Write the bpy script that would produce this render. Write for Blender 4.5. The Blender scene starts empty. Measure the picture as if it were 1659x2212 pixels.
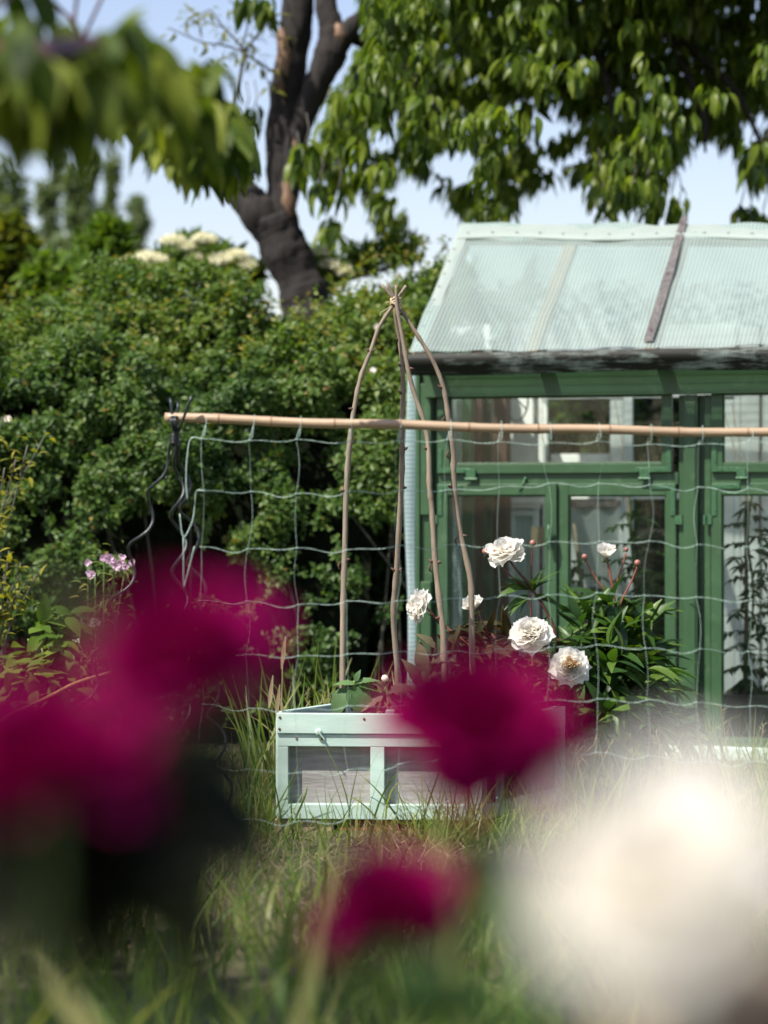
import bpy, math, random
import numpy as np
from mathutils import Vector, Matrix

random.seed(7)
rng = np.random.default_rng(11)
S = bpy.context.scene
COL = S.collection
PI = math.pi
HC = 1.05            # eye height of the photographer
FP = 85 / 36 * 2212  # focal length in measuring pixels (1659 x 2212)


def P(u, v, d):
    """point seen at measuring pixel (u, v) standing d metres away"""
    return Vector(((u - 829.5) / FP * d, d, HC + (1106 - v) / FP * d))


# ------------------------------------------------------------------ mesh helpers
class MB:
    def __init__(self):
        self.v, self.f, self.r = [], [], []
        self.cur = 0.5

    def add(self, vs, fs):
        n = len(self.v)
        self.v += [tuple(p) for p in vs]
        self.r += [self.cur] * len(vs)
        self.f += [tuple(i + n for i in f) for f in fs]

    def box(self, a, b):
        x0, y0, z0 = [min(a[i], b[i]) for i in range(3)]
        x1, y1, z1 = [max(a[i], b[i]) for i in range(3)]
        self.hexa([(x0, y0, z0), (x1, y0, z0), (x1, y1, z0), (x0, y1, z0),
                   (x0, y0, z1), (x1, y0, z1), (x1, y1, z1), (x0, y1, z1)])

    def hexa(self, c):
        self.add(c, [(0, 3, 2, 1), (4, 5, 6, 7), (0, 1, 5, 4), (1, 2, 6, 5), (2, 3, 7, 6), (3, 0, 4, 7)])

    def bar(self, a, b, w, h, up=(0, 0, 1)):
        a, b = Vector(a), Vector(b)
        d = (b - a).normalized()
        s = d.cross(Vector(up)).normalized() * (w / 2)
        u = s.cross(d).normalized() * (h / 2)
        self.hexa([a - s - u, a + s - u, b + s - u, b - s - u, a - s + u, a + s + u, b + s + u, b - s + u])

    def tube(self, pts, rad, n=8, cap=True, wob=0.0, seed=0):
        pts = [Vector(p) for p in pts]
        if not hasattr(rad, '__len__'):
            rad = [rad] * len(pts)
        rr = random.Random(seed)
        nrm = None
        vs = []
        for i, p in enumerate(pts):
            t = (pts[min(i + 1, len(pts) - 1)] - pts[max(i - 1, 0)])
            if t.length < 1e-9:
                t = Vector((0, 0, 1))
            t.normalize()
            if nrm is None:
                nrm = t.orthogonal().normalized()
            else:
                nrm = (nrm - t * nrm.dot(t))
                nrm = nrm.normalized() if nrm.length > 1e-6 else t.orthogonal().normalized()
            bi = t.cross(nrm)
            for k in range(n):
                a = 2 * PI * k / n
                r = rad[i] * (1 + wob * (rr.random() - .5))
                vs.append(p + (nrm * math.cos(a) + bi * math.sin(a)) * r)
        fs = []
        for i in range(len(pts) - 1):
            for k in range(n):
                k2 = (k + 1) % n
                fs.append((i * n + k, i * n + k2, (i + 1) * n + k2, (i + 1) * n + k))
        if cap:
            fs.append(tuple(range(n - 1, -1, -1)))
            m = (len(pts) - 1) * n
            fs.append(tuple(m + k for k in range(n)))
        self.add(vs, fs)

    def lathe(self, prof, n=12, at=(0, 0, 0), axis=(0, 0, 1), bump=0):
        ax = Vector(axis).normalized()
        e1 = ax.orthogonal().normalized()
        e2 = ax.cross(e1)
        at = Vector(at)
        vs, fs = [], []
        for r, h in prof:
            for k in range(n):
                a = 2 * PI * k / n
                q = r * (1 + bump * math.sin(3 * a + h * 90))
                vs.append(at + ax * h + (e1 * math.cos(a) + e2 * math.sin(a)) * q)
        for i in range(len(prof) - 1):
            for k in range(n):
                k2 = (k + 1) % n
                fs.append((i * n + k, i * n + k2, (i + 1) * n + k2, (i + 1) * n + k))
        fs.append(tuple(range(n - 1, -1, -1)))
        fs.append(tuple((len(prof) - 1) * n + k for k in range(n)))
        self.add(vs, fs)

    def grid(self, fn, nu, nv, closed=False):
        vs = [fn(i / nu, j / nv) for i in range(nu + 1) for j in range(nv + 1)]
        fs = [(i * (nv + 1) + j, (i + 1) * (nv + 1) + j, (i + 1) * (nv + 1) + j + 1, i * (nv + 1) + j + 1)
              for i in range(nu) for j in range(nv)]
        self.add(vs, fs)


def smooth_path(pts, k=6):
    """Catmull-Rom through the points"""
    pts = [Vector(p) for p in pts]
    q = [pts[0] * 2 - pts[1]] + pts + [pts[-1] * 2 - pts[-2]]
    out = []
    for i in range(1, len(q) - 2):
        a, b, c, d = q[i - 1], q[i], q[i + 1], q[i + 2]
        for j in range(k):
            t = j / k
            out.append(0.5 * ((2 * b) + (c - a) * t + (2 * a - 5 * b + 4 * c - d) * t * t + (3 * b - a - 3 * c + d) * t ** 3))
    out.append(pts[-1])
    return out


ORG = {}


def thing(name, label, cat, loc=(0, 0, 0), rz=0.0, group=None):
    o = bpy.data.objects.new(name, None)
    COL.objects.link(o)
    o.location = loc
    o.rotation_euler = (0, 0, rz)
    o.empty_display_size = .1
    tag(o, label, cat, group)
    ORG[o.name] = (Vector(loc), rz != 0.0)
    return o


def tag(o, label, cat, group=None, kind=None):
    o['label'] = label
    o['category'] = cat
    if group:
        o['group'] = group
    if kind:
        o['kind'] = kind
    return o


def origin_of(parent):
    """world coordinates are handed in; the parts live in the frame of their thing"""
    if parent is None:
        return Vector((0, 0, 0))
    while parent.parent is not None:
        parent = parent.parent
    loc, rotated = ORG.get(parent.name, (Vector((0, 0, 0)), False))
    return Vector((0, 0, 0)) if rotated else loc


def link(name, me, mats, parent):
    o = bpy.data.objects.new(name, me)
    COL.objects.link(o)
    for m in (mats if isinstance(mats, (list, tuple)) else [mats]):
        me.materials.append(m)
    if parent is not None:
        o.parent = parent
    return o


def obj(name, mb, mat, parent=None, smooth=False, bevel=0.0, extra=None):
    me = bpy.data.meshes.new(name)
    mats = [mat]
    slots = [0] * len(mb.f)
    for k, (m2, mat2) in enumerate(extra or ()):     # pattern of the same piece in a second material
        mb.add(m2.v, m2.f)
        mats.append(mat2)
        slots += [k + 1] * len(m2.f)
    L = origin_of(parent)
    me.from_pydata([(p[0] - L.x, p[1] - L.y, p[2] - L.z) for p in mb.v], [], mb.f)
    at = me.attributes.new('rnd', 'FLOAT', 'POINT')
    at.data.foreach_set('value', np.array(mb.r, dtype=np.float32))
    me.update()
    if smooth:
        me.polygons.foreach_set('use_smooth', [True] * len(me.polygons))
    o = link(name, me, mats, parent)
    if extra:
        me.polygons.foreach_set('material_index', slots)
    if bevel:
        b = o.modifiers.new('bevel', 'BEVEL')
        b.width = bevel
        b.segments = 2
        b.limit_method = 'ANGLE'
    return o


def structure(name, mb, mat, smooth=False):
    o = obj(name, mb, mat, None, smooth)
    o['kind'] = 'structure'
    return o


# ------------------------------------------------------------------ many small faces
def tmpl_leaf(nl=3, w=.42, fold=.25, curl=.25, p=.8, wave=0.0):
    vs, fs = [], []
    for i in range(nl + 1):
        x = i / nl
        hw = max(.015, w / 2 * math.sin(PI * min(1, max(0, x)) ** p) ** .9)
        z = -curl * x * x
        zz = fold * hw
        if wave:
            zz += wave * (1 if i % 2 else -1) * hw
        vs += [(x, -hw, z + zz), (x, 0, z), (x, hw, z + zz)]
    for i in range(nl):
        a = i * 3
        fs += [(a, a + 3, a + 4, a + 1), (a + 1, a + 4, a + 5, a + 2)]
    return np.array(vs), np.array(fs)


def tmpl_blade(n=5, w=.03, curl=.3, side=.0):
    vs, fs = [], []
    for i in range(n + 1):
        x = i / n
        hw = w / 2 * (1 - x ** 2.2) + .0012
        a = curl * x
        vs += [(math.sin(a * 1.0) / max(a, 1e-4) * x if a > 1e-4 else x, -hw, -(1 - math.cos(a)) / max(a, 1e-4) * x * 1.0),
               (math.sin(a) / max(a, 1e-4) * x if a > 1e-4 else x, hw, -(1 - math.cos(a)) / max(a, 1e-4) * x)]
    for i in range(n):
        a = i * 2
        fs.append((a, a + 2, a + 3, a + 1))
    return np.array(vs), np.array(fs)


def nz(a):
    return a / np.maximum(np.linalg.norm(a, axis=1, keepdims=True), 1e-9)


class Scatter:
    """collects many small copies of templates as ONE mesh"""

    def __init__(self):
        self.V, self.F, self.R, self.n = [], [], [], 0

    def put(self, pos, dirs, nrm, size, tm, rnd=None):
        tv, tf = tm
        pos = np.asarray(pos, float)
        N = len(pos)
        if N == 0:
            return
        X = nz(np.asarray(dirs, float))
        Y = nz(np.cross(np.asarray(nrm, float), X))
        Z = np.cross(X, Y)
        s = np.broadcast_to(np.asarray(size, float), (N,))[:, None, None]
        V = pos[:, None, :] + s * (tv[None, :, 0:1] * X[:, None, :] + tv[None, :, 1:2] * Y[:, None, :] + tv[None, :, 2:3] * Z[:, None, :])
        M = len(tv)
        self.V.append(V.reshape(-1, 3))
        self.F.append((tf[None] + (np.arange(N) * M)[:, None, None] + self.n).reshape(-1, tf.shape[1]))
        r = rng.random(N) if rnd is None else np.broadcast_to(np.asarray(rnd, float), (N,))
        self.R.append(np.repeat(r, M))
        self.n += N * M

    def build(self, name, mat, parent=None, smooth=True):
        V = np.concatenate(self.V)
        F = np.concatenate(self.F)
        R = np.concatenate(self.R)
        L = origin_of(parent)
        V = V - np.array([L.x, L.y, L.z])
        me = bpy.data.meshes.new(name)
        k = F.shape[1]
        me.vertices.add(len(V))
        me.vertices.foreach_set('co', V.astype(np.float32).ravel())
        me.loops.add(F.size)
        me.loops.foreach_set('vertex_index', F.astype(np.int32).ravel())
        me.polygons.add(len(F))
        me.polygons.foreach_set('loop_start', np.arange(0, F.size, k, dtype=np.int32))
        me.polygons.foreach_set('loop_total', np.full(len(F), k, dtype=np.int32))
        me.update(calc_edges=True)
        me.validate()
        at = me.attributes.new('rnd', 'FLOAT', 'POINT')
        at.data.foreach_set('value', R.astype(np.float32))
        if smooth:
            me.polygons.foreach_set('use_smooth', [True] * len(me.polygons))
        return link(name, me, mat, parent)


def vnoise(p, seed=0):
    """value noise 0..1, vectorised"""
    p = np.asarray(p, float)
    i = np.floor(p).astype(np.int64)
    f = p - i
    f = f * f * (3 - 2 * f)
    out = 0
    for dx in (0, 1):
        for dy in (0, 1):
            for dz in (0, 1):
                h = ((i[:, 0] + dx) * 374761393 + (i[:, 1] + dy) * 668265263 + (i[:, 2] + dz) * 2147483647 + seed * 974711) & 0xFFFFFFFF
                h = ((h ^ (h >> 13)) * 1274126177) & 0xFFFFFFFF
                h = (h ^ (h >> 16)) & 0xFFFF
                w = (f[:, 0] if dx else 1 - f[:, 0]) * (f[:, 1] if dy else 1 - f[:, 1]) * (f[:, 2] if dz else 1 - f[:, 2])
                out = out + w * h / 65535.0
    return out


def rand_dirs(n):
    return nz(rng.normal(size=(n, 3)))


# ------------------------------------------------------------------ materials
def new_mat(name):
    m = bpy.data.materials.new(name)
    m.use_nodes = True
    nt = m.node_tree
    nt.nodes.clear()
    return m, nt


def nd(nt, t, props=None, **ins):
    n = nt.nodes.new(t)
    for k, v in (props or {}).items():
        setattr(n, k, v)
    for k, v in ins.items():
        key = int(k[1:]) if k[0] == '_' and k[1:].isdigit() else k.replace('_', ' ')
        s = n.inputs[key]
        if hasattr(v, 'is_output'):
            nt.links.new(v, s)
        else:
            s.default_value = v
    return n


def c4(c):
    return (c[0], c[1], c[2], 1)


def ramp(nt, fac, stops, interp='LINEAR'):
    r = nt.nodes.new('ShaderNodeValToRGB')
    r.color_ramp.interpolation = interp
    el = r.color_ramp.elements
    while len(el) < len(stops):
        el.new(.5)
    for e, (p, c) in zip(el, stops):
        e.position = p
        e.color = c4(c) if len(c) == 3 else c
    nt.links.new(fac, r.inputs[0])
    return r.outputs['Color']


def mixc(nt, f, a, b, mode='MIX'):
    n = nt.nodes.new('ShaderNodeMix')
    n.data_type = 'RGBA'
    n.blend_type = mode
    for s, v in ((n.inputs[0], f), (n.inputs[6], a), (n.inputs[7], b)):
        if hasattr(v, 'is_output'):
            nt.links.new(v, s)
        else:
            s.default_value = v if not isinstance(v, (tuple, list)) else c4(v)
    return n.outputs[2]


def fin(nt, sh):
    o = nt.nodes.new('ShaderNodeOutputMaterial')
    nt.links.new(sh, o.inputs[0])


def ocoord(nt, scale=(1, 1, 1)):
    tc = nt.nodes.new('ShaderNodeTexCoord')
    mp = nd(nt, 'ShaderNodeMapping', Vector=tc.outputs['Object'], Scale=scale)
    return mp.outputs[0]


def noise(nt, vec, scale, detail=4, rough=.6):
    return nd(nt, 'ShaderNodeTexNoise', Vector=vec, Scale=scale, Detail=detail, Roughness=rough).outputs[0]


def m_leaf(name, cols, trans=.35, gloss=.5, spec=.2, tcol=None, vein=0):
    m, nt = new_mat(name)
    a = nd(nt, 'ShaderNodeAttribute', {'attribute_name': 'rnd'})
    n = len(cols)
    col = ramp(nt, a.outputs['Fac'], [(i / max(1, n - 1), c) for i, c in enumerate(cols)])
    nv = noise(nt, ocoord(nt), 60, 3)
    col = mixc(nt, .25, col, ramp(nt, nv, [(.3, (.25, .25, .25)), (.7, (1, 1, 1))]), 'MULTIPLY')
    bs = nd(nt, 'ShaderNodeBsdfPrincipled', Base_Color=col, Roughness=gloss)
    bs.inputs['Specular IOR Level'].default_value = spec
    tc = mixc(nt, 1.0, col, tcol or (1.6, 1.7, .5), 'MULTIPLY')
    tr = nd(nt, 'ShaderNodeBsdfTranslucent', Color=tc)
    mx = nd(nt, 'ShaderNodeMixShader', _0=trans, _1=bs.outputs[0], _2=tr.outputs[0])
    fin(nt, mx.outputs[0])
    return m


def m_paint(name, base, worn, wornamt=.35, rough=.5, scale=1.0, grain=(1, 1, 1), dirt=None, bump=.25):
    m, nt = new_mat(name)
    vec = ocoord(nt, grain)
    n1 = noise(nt, vec, 9 * scale, 6, .65)
    n2 = noise(nt, vec, 55 * scale, 5, .7)
    big = noise(nt, vec, 2.2 * scale, 3)
    col = mixc(nt, ramp(nt, big, [(.3, (0, 0, 0)), (.7, (1, 1, 1))]), tuple(c * .78 for c in base), tuple(min(1, c * 1.18) for c in base))
    col = mixc(nt, ramp(nt, n1, [(.56, (0, 0, 0)), (.74, (wornamt,) * 3)]), col, worn)
    if dirt:
        col = mixc(nt, ramp(nt, n2, [(.62, (0, 0, 0)), (.8, (.55,) * 3)]), col, dirt)
    bp = nd(nt, 'ShaderNodeBump', Strength=bump, Distance=.004, Height=mixc(nt, .5, n1, n2))
    bs = nd(nt, 'ShaderNodeBsdfPrincipled', Base_Color=col, Roughness=rough, Normal=bp.outputs[0])
    fin(nt, bs.outputs[0])
    return m


def m_wood(name, a, b, scale=1.0, axis=2, rough=.75, bump=.6, stretch=14):
    m, nt = new_mat(name)
    sc = [stretch, stretch, stretch]
    sc[axis] = 1.0
    vec = ocoord(nt, sc)
    n1 = noise(nt, vec, 3.5 * scale, 8, .7)
    n2 = noise(nt, ocoord(nt), 6, 3)
    col = mixc(nt, ramp(nt, n1, [(.32, (0, 0, 0)), (.68, (1, 1, 1))]), a, b)
    col = mixc(nt, .4, col, ramp(nt, n2, [(.3, (.45,) * 3), (.7, (1, 1, 1))]), 'MULTIPLY')
    bp = nd(nt, 'ShaderNodeBump', Strength=bump, Distance=.005, Height=n1)
    bs = nd(nt, 'ShaderNodeBsdfPrincipled', Base_Color=col, Roughness=rough, Normal=bp.outputs[0])
    fin(nt, bs.outputs[0])
    return m


def m_simple(name, base, rough=.6, var=.25, scale=30, metal=0.0, bump=.2):
    m, nt = new_mat(name)
    n1 = noise(nt, ocoord(nt), scale, 5)
    col = mixc(nt, ramp(nt, n1, [(.3, (0, 0, 0)), (.7, (1, 1, 1))]), tuple(c * (1 - var) for c in base), tuple(min(1, c * (1 + var)) for c in base))
    bp = nd(nt, 'ShaderNodeBump', Strength=bump, Distance=.003, Height=n1)
    bs = nd(nt, 'ShaderNodeBsdfPrincipled', Base_Color=col, Roughness=rough, Metallic=metal, Normal=bp.outputs[0])
    bs.inputs['Specular IOR Level'].default_value = .05 if rough > .85 else .4
    fin(nt, bs.outputs[0])
    return m


def m_petal(name, cols, trans=.35, tcol=(1, 1, 1), rough=.55, spec=.25):
    m, nt = new_mat(name)
    a = nd(nt, 'ShaderNodeAttribute', {'attribute_name': 'rnd'})
    col = ramp(nt, a.outputs['Fac'], [(i / (len(cols) - 1), c) for i, c in enumerate(cols)])
    bs = nd(nt, 'ShaderNodeBsdfPrincipled', Base_Color=col, Roughness=rough)
    bs.inputs['Specular IOR Level'].default_value = spec
    tr = nd(nt, 'ShaderNodeBsdfTranslucent', Color=mixc(nt, 1.0, col, tcol, 'MULTIPLY'))
    fin(nt, nd(nt, 'ShaderNodeMixShader', _0=trans, _1=bs.outputs[0], _2=tr.outputs[0]).outputs[0])
    return m


def math2(nt, op, a, b=0.0):
    n = nt.nodes.new('ShaderNodeMath')
    n.operation = op
    for s, v in ((n.inputs[0], a), (n.inputs[1], b)):
        if hasattr(v, 'is_output'):
            nt.links.new(v, s)
        else:
            s.default_value = v
    return n.outputs[0]


def m_sheet(name, tint, clear, cell, line, dirt=0.0, ax=('X', 'Z'), linecol=(.9, .97, .95), slope=(0, 0, 1)):
    """reinforced garden plastic: translucent film with a grid of threads"""
    m, nt = new_mat(name)
    tc = nt.nodes.new('ShaderNodeTexCoord')
    sp = nd(nt, 'ShaderNodeSeparateXYZ', Vector=tc.outputs['Object'])
    dt = nt.nodes.new('ShaderNodeVectorMath')
    dt.operation = 'DOT_PRODUCT'
    nt.links.new(tc.outputs['Object'], dt.inputs[0])
    dt.inputs[1].default_value = slope
    along = sp.outputs[ax[0]]
    la = math2(nt, 'LESS_THAN', math2(nt, 'FRACT', math2(nt, 'DIVIDE', math2(nt, 'ADD', along, 50.0), cell)), line)
    lb = math2(nt, 'LESS_THAN', math2(nt, 'FRACT', math2(nt, 'DIVIDE', math2(nt, 'ADD', dt.outputs['Value'], 50.0), cell)), line)
    ln = math2(nt, 'MAXIMUM', la, lb)
    n1 = noise(nt, ocoord(nt, (1, 1, 1)), 3, 6, .65)
    n2 = noise(nt, ocoord(nt, (1.2, 9, 5)), 7, 7, .7)
    col = mixc(nt, ln, tint, linecol)
    fac = math2(nt, 'MULTIPLY', math2(nt, 'SUBTRACT', 1.0, math2(nt, 'MULTIPLY', ln, .6)), clear)
    fac = math2(nt, 'MULTIPLY', fac, math2(nt, 'ADD', math2(nt, 'MULTIPLY', n1, .5), .75))
    if dirt:
        dk = ramp(nt, mixc(nt, .5, n1, n2), [(.40, (0, 0, 0)), (.50, (dirt,) * 3)])
        col = mixc(nt, dk, col, (.02, .019, .014))
        inv = nd(nt, 'ShaderNodeInvert', Color=dk)
        fac = math2(nt, 'MULTIPLY', fac, inv.outputs[0])
    else:
        dk = ramp(nt, n2, [(.5, (0, 0, 0)), (.85, (.25,) * 3)])
        col = mixc(nt, dk, col, (.35, .38, .33))
    bp = nd(nt, 'ShaderNodeBump', Strength=.25, Distance=.003, Height=mixc(nt, .5, n2, ln))
    bs = nd(nt, 'ShaderNodeBsdfPrincipled', Base_Color=col, Roughness=.5, Normal=bp.outputs[0])
    bs.inputs['Specular IOR Level'].default_value = .25
    tr = nd(nt, 'ShaderNodeBsdfTranslucent', Color=col)
    m1 = nd(nt, 'ShaderNodeMixShader', _0=.45, _1=bs.outputs[0], _2=tr.outputs[0])
    tp = nd(nt, 'ShaderNodeBsdfTransparent', Color=(.9, .97, .95, 1))
    m2 = nd(nt, 'ShaderNodeMixShader', _0=fac, _1=m1.outputs[0], _2=tp.outputs[0])
    fin(nt, m2.outputs[0])
    return m


def m_glass(name):
    m, nt = new_mat(name)
    n1 = noise(nt, ocoord(nt), 2.4, 2)
    n2 = noise(nt, ocoord(nt, (1, 1, .35)), 18, 6, .7)
    bp = nd(nt, 'ShaderNodeBump', Strength=.35, Distance=.006, Height=n1)
    fr = nd(nt, 'ShaderNodeFresnel', IOR=1.5)
    tp = nd(nt, 'ShaderNodeBsdfTransparent', Color=(.93, .97, .94, 1))
    gl = nd(nt, 'ShaderNodeBsdfGlossy', Color=(1, 1, 1, 1), Roughness=.015, Normal=bp.outputs[0])
    fac = math2(nt, 'MULTIPLY', fr.outputs[0], .4)
    m1 = nd(nt, 'ShaderNodeMixShader', _0=fac, _1=tp.outputs[0], _2=gl.outputs[0])
    df = nd(nt, 'ShaderNodeBsdfDiffuse', Color=(.6, .62, .55, 1))
    dust = ramp(nt, n2, [(.5, (.002,) * 3), (.85, (.016,) * 3)])
    m2 = nd(nt, 'ShaderNodeMixShader', _0=dust, _1=m1.outputs[0], _2=df.outputs[0])
    fin(nt, m2.outputs[0])
    return m


M = {}
M['green'] = m_paint('green_gloss_paint', (.036, .090, .036), (.085, .15, .075), .75, .42, 1.5, bump=.45, dirt=(.018, .045, .02))
M['mint'] = m_paint('mint_paint', (.46, .60, .525), (.52, .55, .48), .55, .5, 1.6, grain=(.5, .5, 2), dirt=(.34, .42, .33), bump=.3)
M['white'] = m_paint('old_white_paint', (.76, .77, .76), (.45, .45, .42), .5, .55, 2.0, dirt=(.35, .33, .28))
M['grey_board'] = m_wood('silvered_board', (.30, .29, .28), (.46, .45, .43), 1.0, 0, bump=.35)
M['panel'] = m_wood('greyed_plywood', (.24, .22, .21), (.44, .41, .40), 1.6, 0, bump=.7, stretch=9)
M['weathered'] = m_wood('weathered_batten', (.055, .050, .048), (.18, .166, .160), 1.4, 1, bump=.9)
M['brown'] = m_wood('dark_brown_board', (.035, .018, .012), (.10, .055, .035), 1.0, 2)
M['rafter'] = m_wood('pale_rafter', (.24, .16, .10), (.36, .26, .17), 1.0, 1, bump=.2)
M['tan'] = m_wood('tan_board', (.38, .29, .18), (.5, .4, .27), 1.0, 2, bump=.2)
M['bamboo'] = m_wood('bamboo_cane', (.36, .25, .15), (.50, .365, .24), 1.0, 0, .38, .15, 30)
M['bamboo_node'] = m_wood('bamboo_node', (.24, .14, .075), (.36, .22, .13), 1.0, 0, .5, .2, 10)
M['bark'] = m_wood('cherry_bark', (.006, .005, .0045), (.036, .028, .024), 4.0, 2, .9, 1.0, 5)
M['bark_pale'] = m_wood('bare_heartwood', (.15, .075, .038), (.33, .22, .15), 1.6, 2, .8, .9, 5)
M['stick'] = m_wood('stick_bark', (.16, .125, .085), (.35, .28, .20), 2.0, 2, .75, .6, 5)
M['twig'] = m_simple('twig_bark', (.075, .07, .055), .7, .4, 40)
M['bud_scar'] = m_simple('stick_node', (.12, .065, .045), .8, .4, 90)
M['twine'] = m_simple('twine', (.52, .42, .28), .9, .3, 200)
M['steel'] = m_simple('dark_steel', (.045, .05, .052), .35, .3, 60, .6)
M['iron_green'] = m_simple('painted_iron', (.045, .12, .055), .33, .25, 70, 0, .5)
M['rust'] = m_simple('rusty_screw', (.16, .06, .025), .8, .5, 120)
M['net'] = m_simple('net_cord', (.40, .54, .47), .3, .15, 60)
M['soil'] = m_simple('soil', (.035, .024, .018), .95, .5, 25, 0, 1.0)
M['brick'] = m_simple('old_brick', (.20, .085, .05), .9, .45, 18, 0, .8)
M['brick_pale'] = m_simple('pale_stone', (.30, .22, .16), .9, .4, 14, 0, .8)
M['black_board'] = m_simple('black_board', (.022, .023, .026), .6, .5, 14)
M['cable'] = m_simple('black_cable', (.02, .02, .02), .5, .1, 20)
M['teal'] = m_simple('teal_plastic', (.10, .42, .27), .4, .15, 12)
M['dark_glass'] = m_simple('dusty_dark_pane', (.045, .05, .045), .25, .6, 5, 0, .1)
M['sheet'] = m_sheet('roof_sheet', (.38, .48, .455), .50, .0165, .26, slope=(0, .83, .56), linecol=(.55, .66, .62))
M['hem'] = m_sheet('sheet_hem', (.50, .575, .53), .12, .016, .15, slope=(0, .83, .56), linecol=(.58, .64, .60))
M['drip'] = m_sheet('stained_sheet', (.20, .26, .23), .12, .0125, .15, dirt=.97, linecol=(.3, .36, .33))
M['film'] = m_sheet('grid_film', (.55, .74, .76), .38, .019, .15, ax=('Y', 'Z'), linecol=(.80, .94, .95))
M['glass'] = m_glass('old_window_glass')
M['hedge'] = m_leaf('hedge_leaf', [(.016, .042, .012), (.046, .098, .020), (.100, .172, .034), (.185, .245, .055), (.26, .17, .035)], .33, .45, .28)
M['cherry'] = m_leaf('cherry_leaf', [(.034, .065, .012), (.07, .12, .015), (.125, .185, .018), (.18, .23, .025)], .45, .42, .3)
M['cherry_near'] = m_leaf('near_cherry_leaf', [(.018, .036, .007), (.055, .095, .012), (.14, .19, .02), (.25, .29, .04)], .4, .55, .15)
M['elder'] = m_leaf('elder_leaf', [(.06, .115, .015), (.10, .175, .02), (.16, .23, .035)], .35)
M['poplar'] = m_leaf('poplar_leaf', [(.09, .13, .06), (.14, .19, .085), (.20, .25, .12)], .35)
M['shrub'] = m_leaf('shrub_leaf', [(.05, .085, .012), (.11, .14, .015), (.20, .20, .03)], .35)
M['golden'] = m_leaf('golden_leaf', [(.10, .13, .015), (.22, .22, .02), (.33, .29, .04)], .35)
M['peony_leaf'] = m_leaf('peony_leaf', [(.022, .058, .014), (.042, .10, .018), (.075, .145, .022), (.12, .195, .034)], .3, .4, .35)
M['peony_leaf_red'] = m_leaf('bronzed_peony_leaf', [(.025, .030, .012), (.045, .045, .016), (.07, .055, .022)], .25, .5, .15, (1.8, .9, .5))
M['peony_leaf_shaded'] = m_leaf('shaded_bronze_leaf', [(.010, .014, .006), (.018, .024, .009), (.035, .030, .014)], .12, .6, .1, (1.6, .9, .5))  # bronze leaf darkened to near black, shade put into its colour
M['soft_leaf'] = m_leaf('soft_leaf', [(.07, .14, .05), (.11, .20, .07), (.15, .25, .09)], .3, .55, .25)
M['brown_leaf'] = m_leaf('brownish_leaf', [(.10, .085, .05), (.15, .12, .075), (.16, .16, .08)], .25, .55, .25)
M['tomato'] = m_leaf('tomato_leaf', [(.022, .05, .018), (.04, .08, .025), (.065, .11, .03)], .3)
M['grass'] = m_leaf('grass_blade', [(.06, .115, .018), (.11, .18, .025), (.17, .24, .04), (.28, .27, .09)], .35, .45, .3)
M['straw'] = m_leaf('dry_grass', [(.24, .185, .095), (.38, .30, .16), (.50, .41, .24), (.18, .19, .06)], .2, .6, .2, (1.1, 1, .8))
M['fgrass'] = m_leaf('tall_grass', [(.075, .14, .022), (.13, .215, .035), (.22, .29, .07), (.34, .32, .13)], .38, .45, .3)
M['stem_red'] = m_simple('red_stem', (.22, .075, .05), .45, .25, 40)
M['stem_dark'] = m_simple('dark_red_stem', (.10, .035, .028), .45, .3, 40)
M['stem_green'] = m_simple('green_stem', (.10, .16, .04), .5, .3, 40)
M['bud'] = m_simple('bud_skin', (.27, .115, .085), .4, .5, 25)
M['bud_green'] = m_simple('sepal', (.10, .16, .05), .5, .3, 40)
M['bud_cream'] = m_simple('cream_bud', (.72, .60, .48), .5, .15, 30)
M['petal_white'] = m_petal('white_petal', [(.86, .80, .72), (.92, .90, .85), (.93, .92, .90), (.95, .95, .94)], .6, (1, .97, .9))
M['petal_red'] = m_petal('crimson_petal', [(.09, .0006, .016), (.17, .001, .036), (.27, .0015, .080), (.36, .002, .125)], .34, (1.0, .5, .8), .7, .06)
M['petal_shade_tan'] = m_petal('shade_tan_petal', [(.52, .38, .26), (.64, .50, .36), (.70, .58, .44)], .3)  # tan colour stands for white petals lying in shade
M['petal_heart'] = m_petal('petal_heart', [(.62, .42, .22), (.75, .60, .42)], .3)
M['petal_pink'] = m_petal('pink_petal', [(.70, .48, .58), (.78, .62, .70), (.62, .40, .58)], .3)
M['petal_rose'] = m_petal('rose_petal', [(.80, .72, .68), (.86, .84, .80)], .3)
M['umbel'] = m_petal('elder_blossom', [(.72, .70, .42), (.82, .80, .58), (.86, .84, .68)], .3)


def m_ground():
    m, nt = new_mat('garden_ground')
    v = ocoord(nt)
    big = noise(nt, v, .9, 4)
    mid = noise(nt, v, 7, 6, .7)
    fine = noise(nt, v, 60, 6, .75)
    dry = mixc(nt, fine, (.055, .042, .024), (.19, .155, .09))
    grn = mixc(nt, fine, (.022, .035, .010), (.085, .11, .03))
    col = mixc(nt, ramp(nt, mixc(nt, .5, big, mid), [(.44, (0, 0, 0)), (.56, (1, 1, 1))]), dry, grn)
    bp = nd(nt, 'ShaderNodeBump', Strength=1.0, Distance=.03, Height=mixc(nt, .5, mid, fine))
    bs = nd(nt, 'ShaderNodeBsdfPrincipled', Base_Color=col, Roughness=.95, Normal=bp.outputs[0])
    fin(nt, bs.outputs[0])
    return m


M['ground'] = m_ground()
#==SETTING==
# ------------------------------------------------------------------ ground
g = MB()


def ground_z(x, y):
    return .018 * math.sin(x * 2.1 + .5) * math.sin(y * 1.7) + .008 * math.sin(x * 7.3 + y * 5.1)


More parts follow.
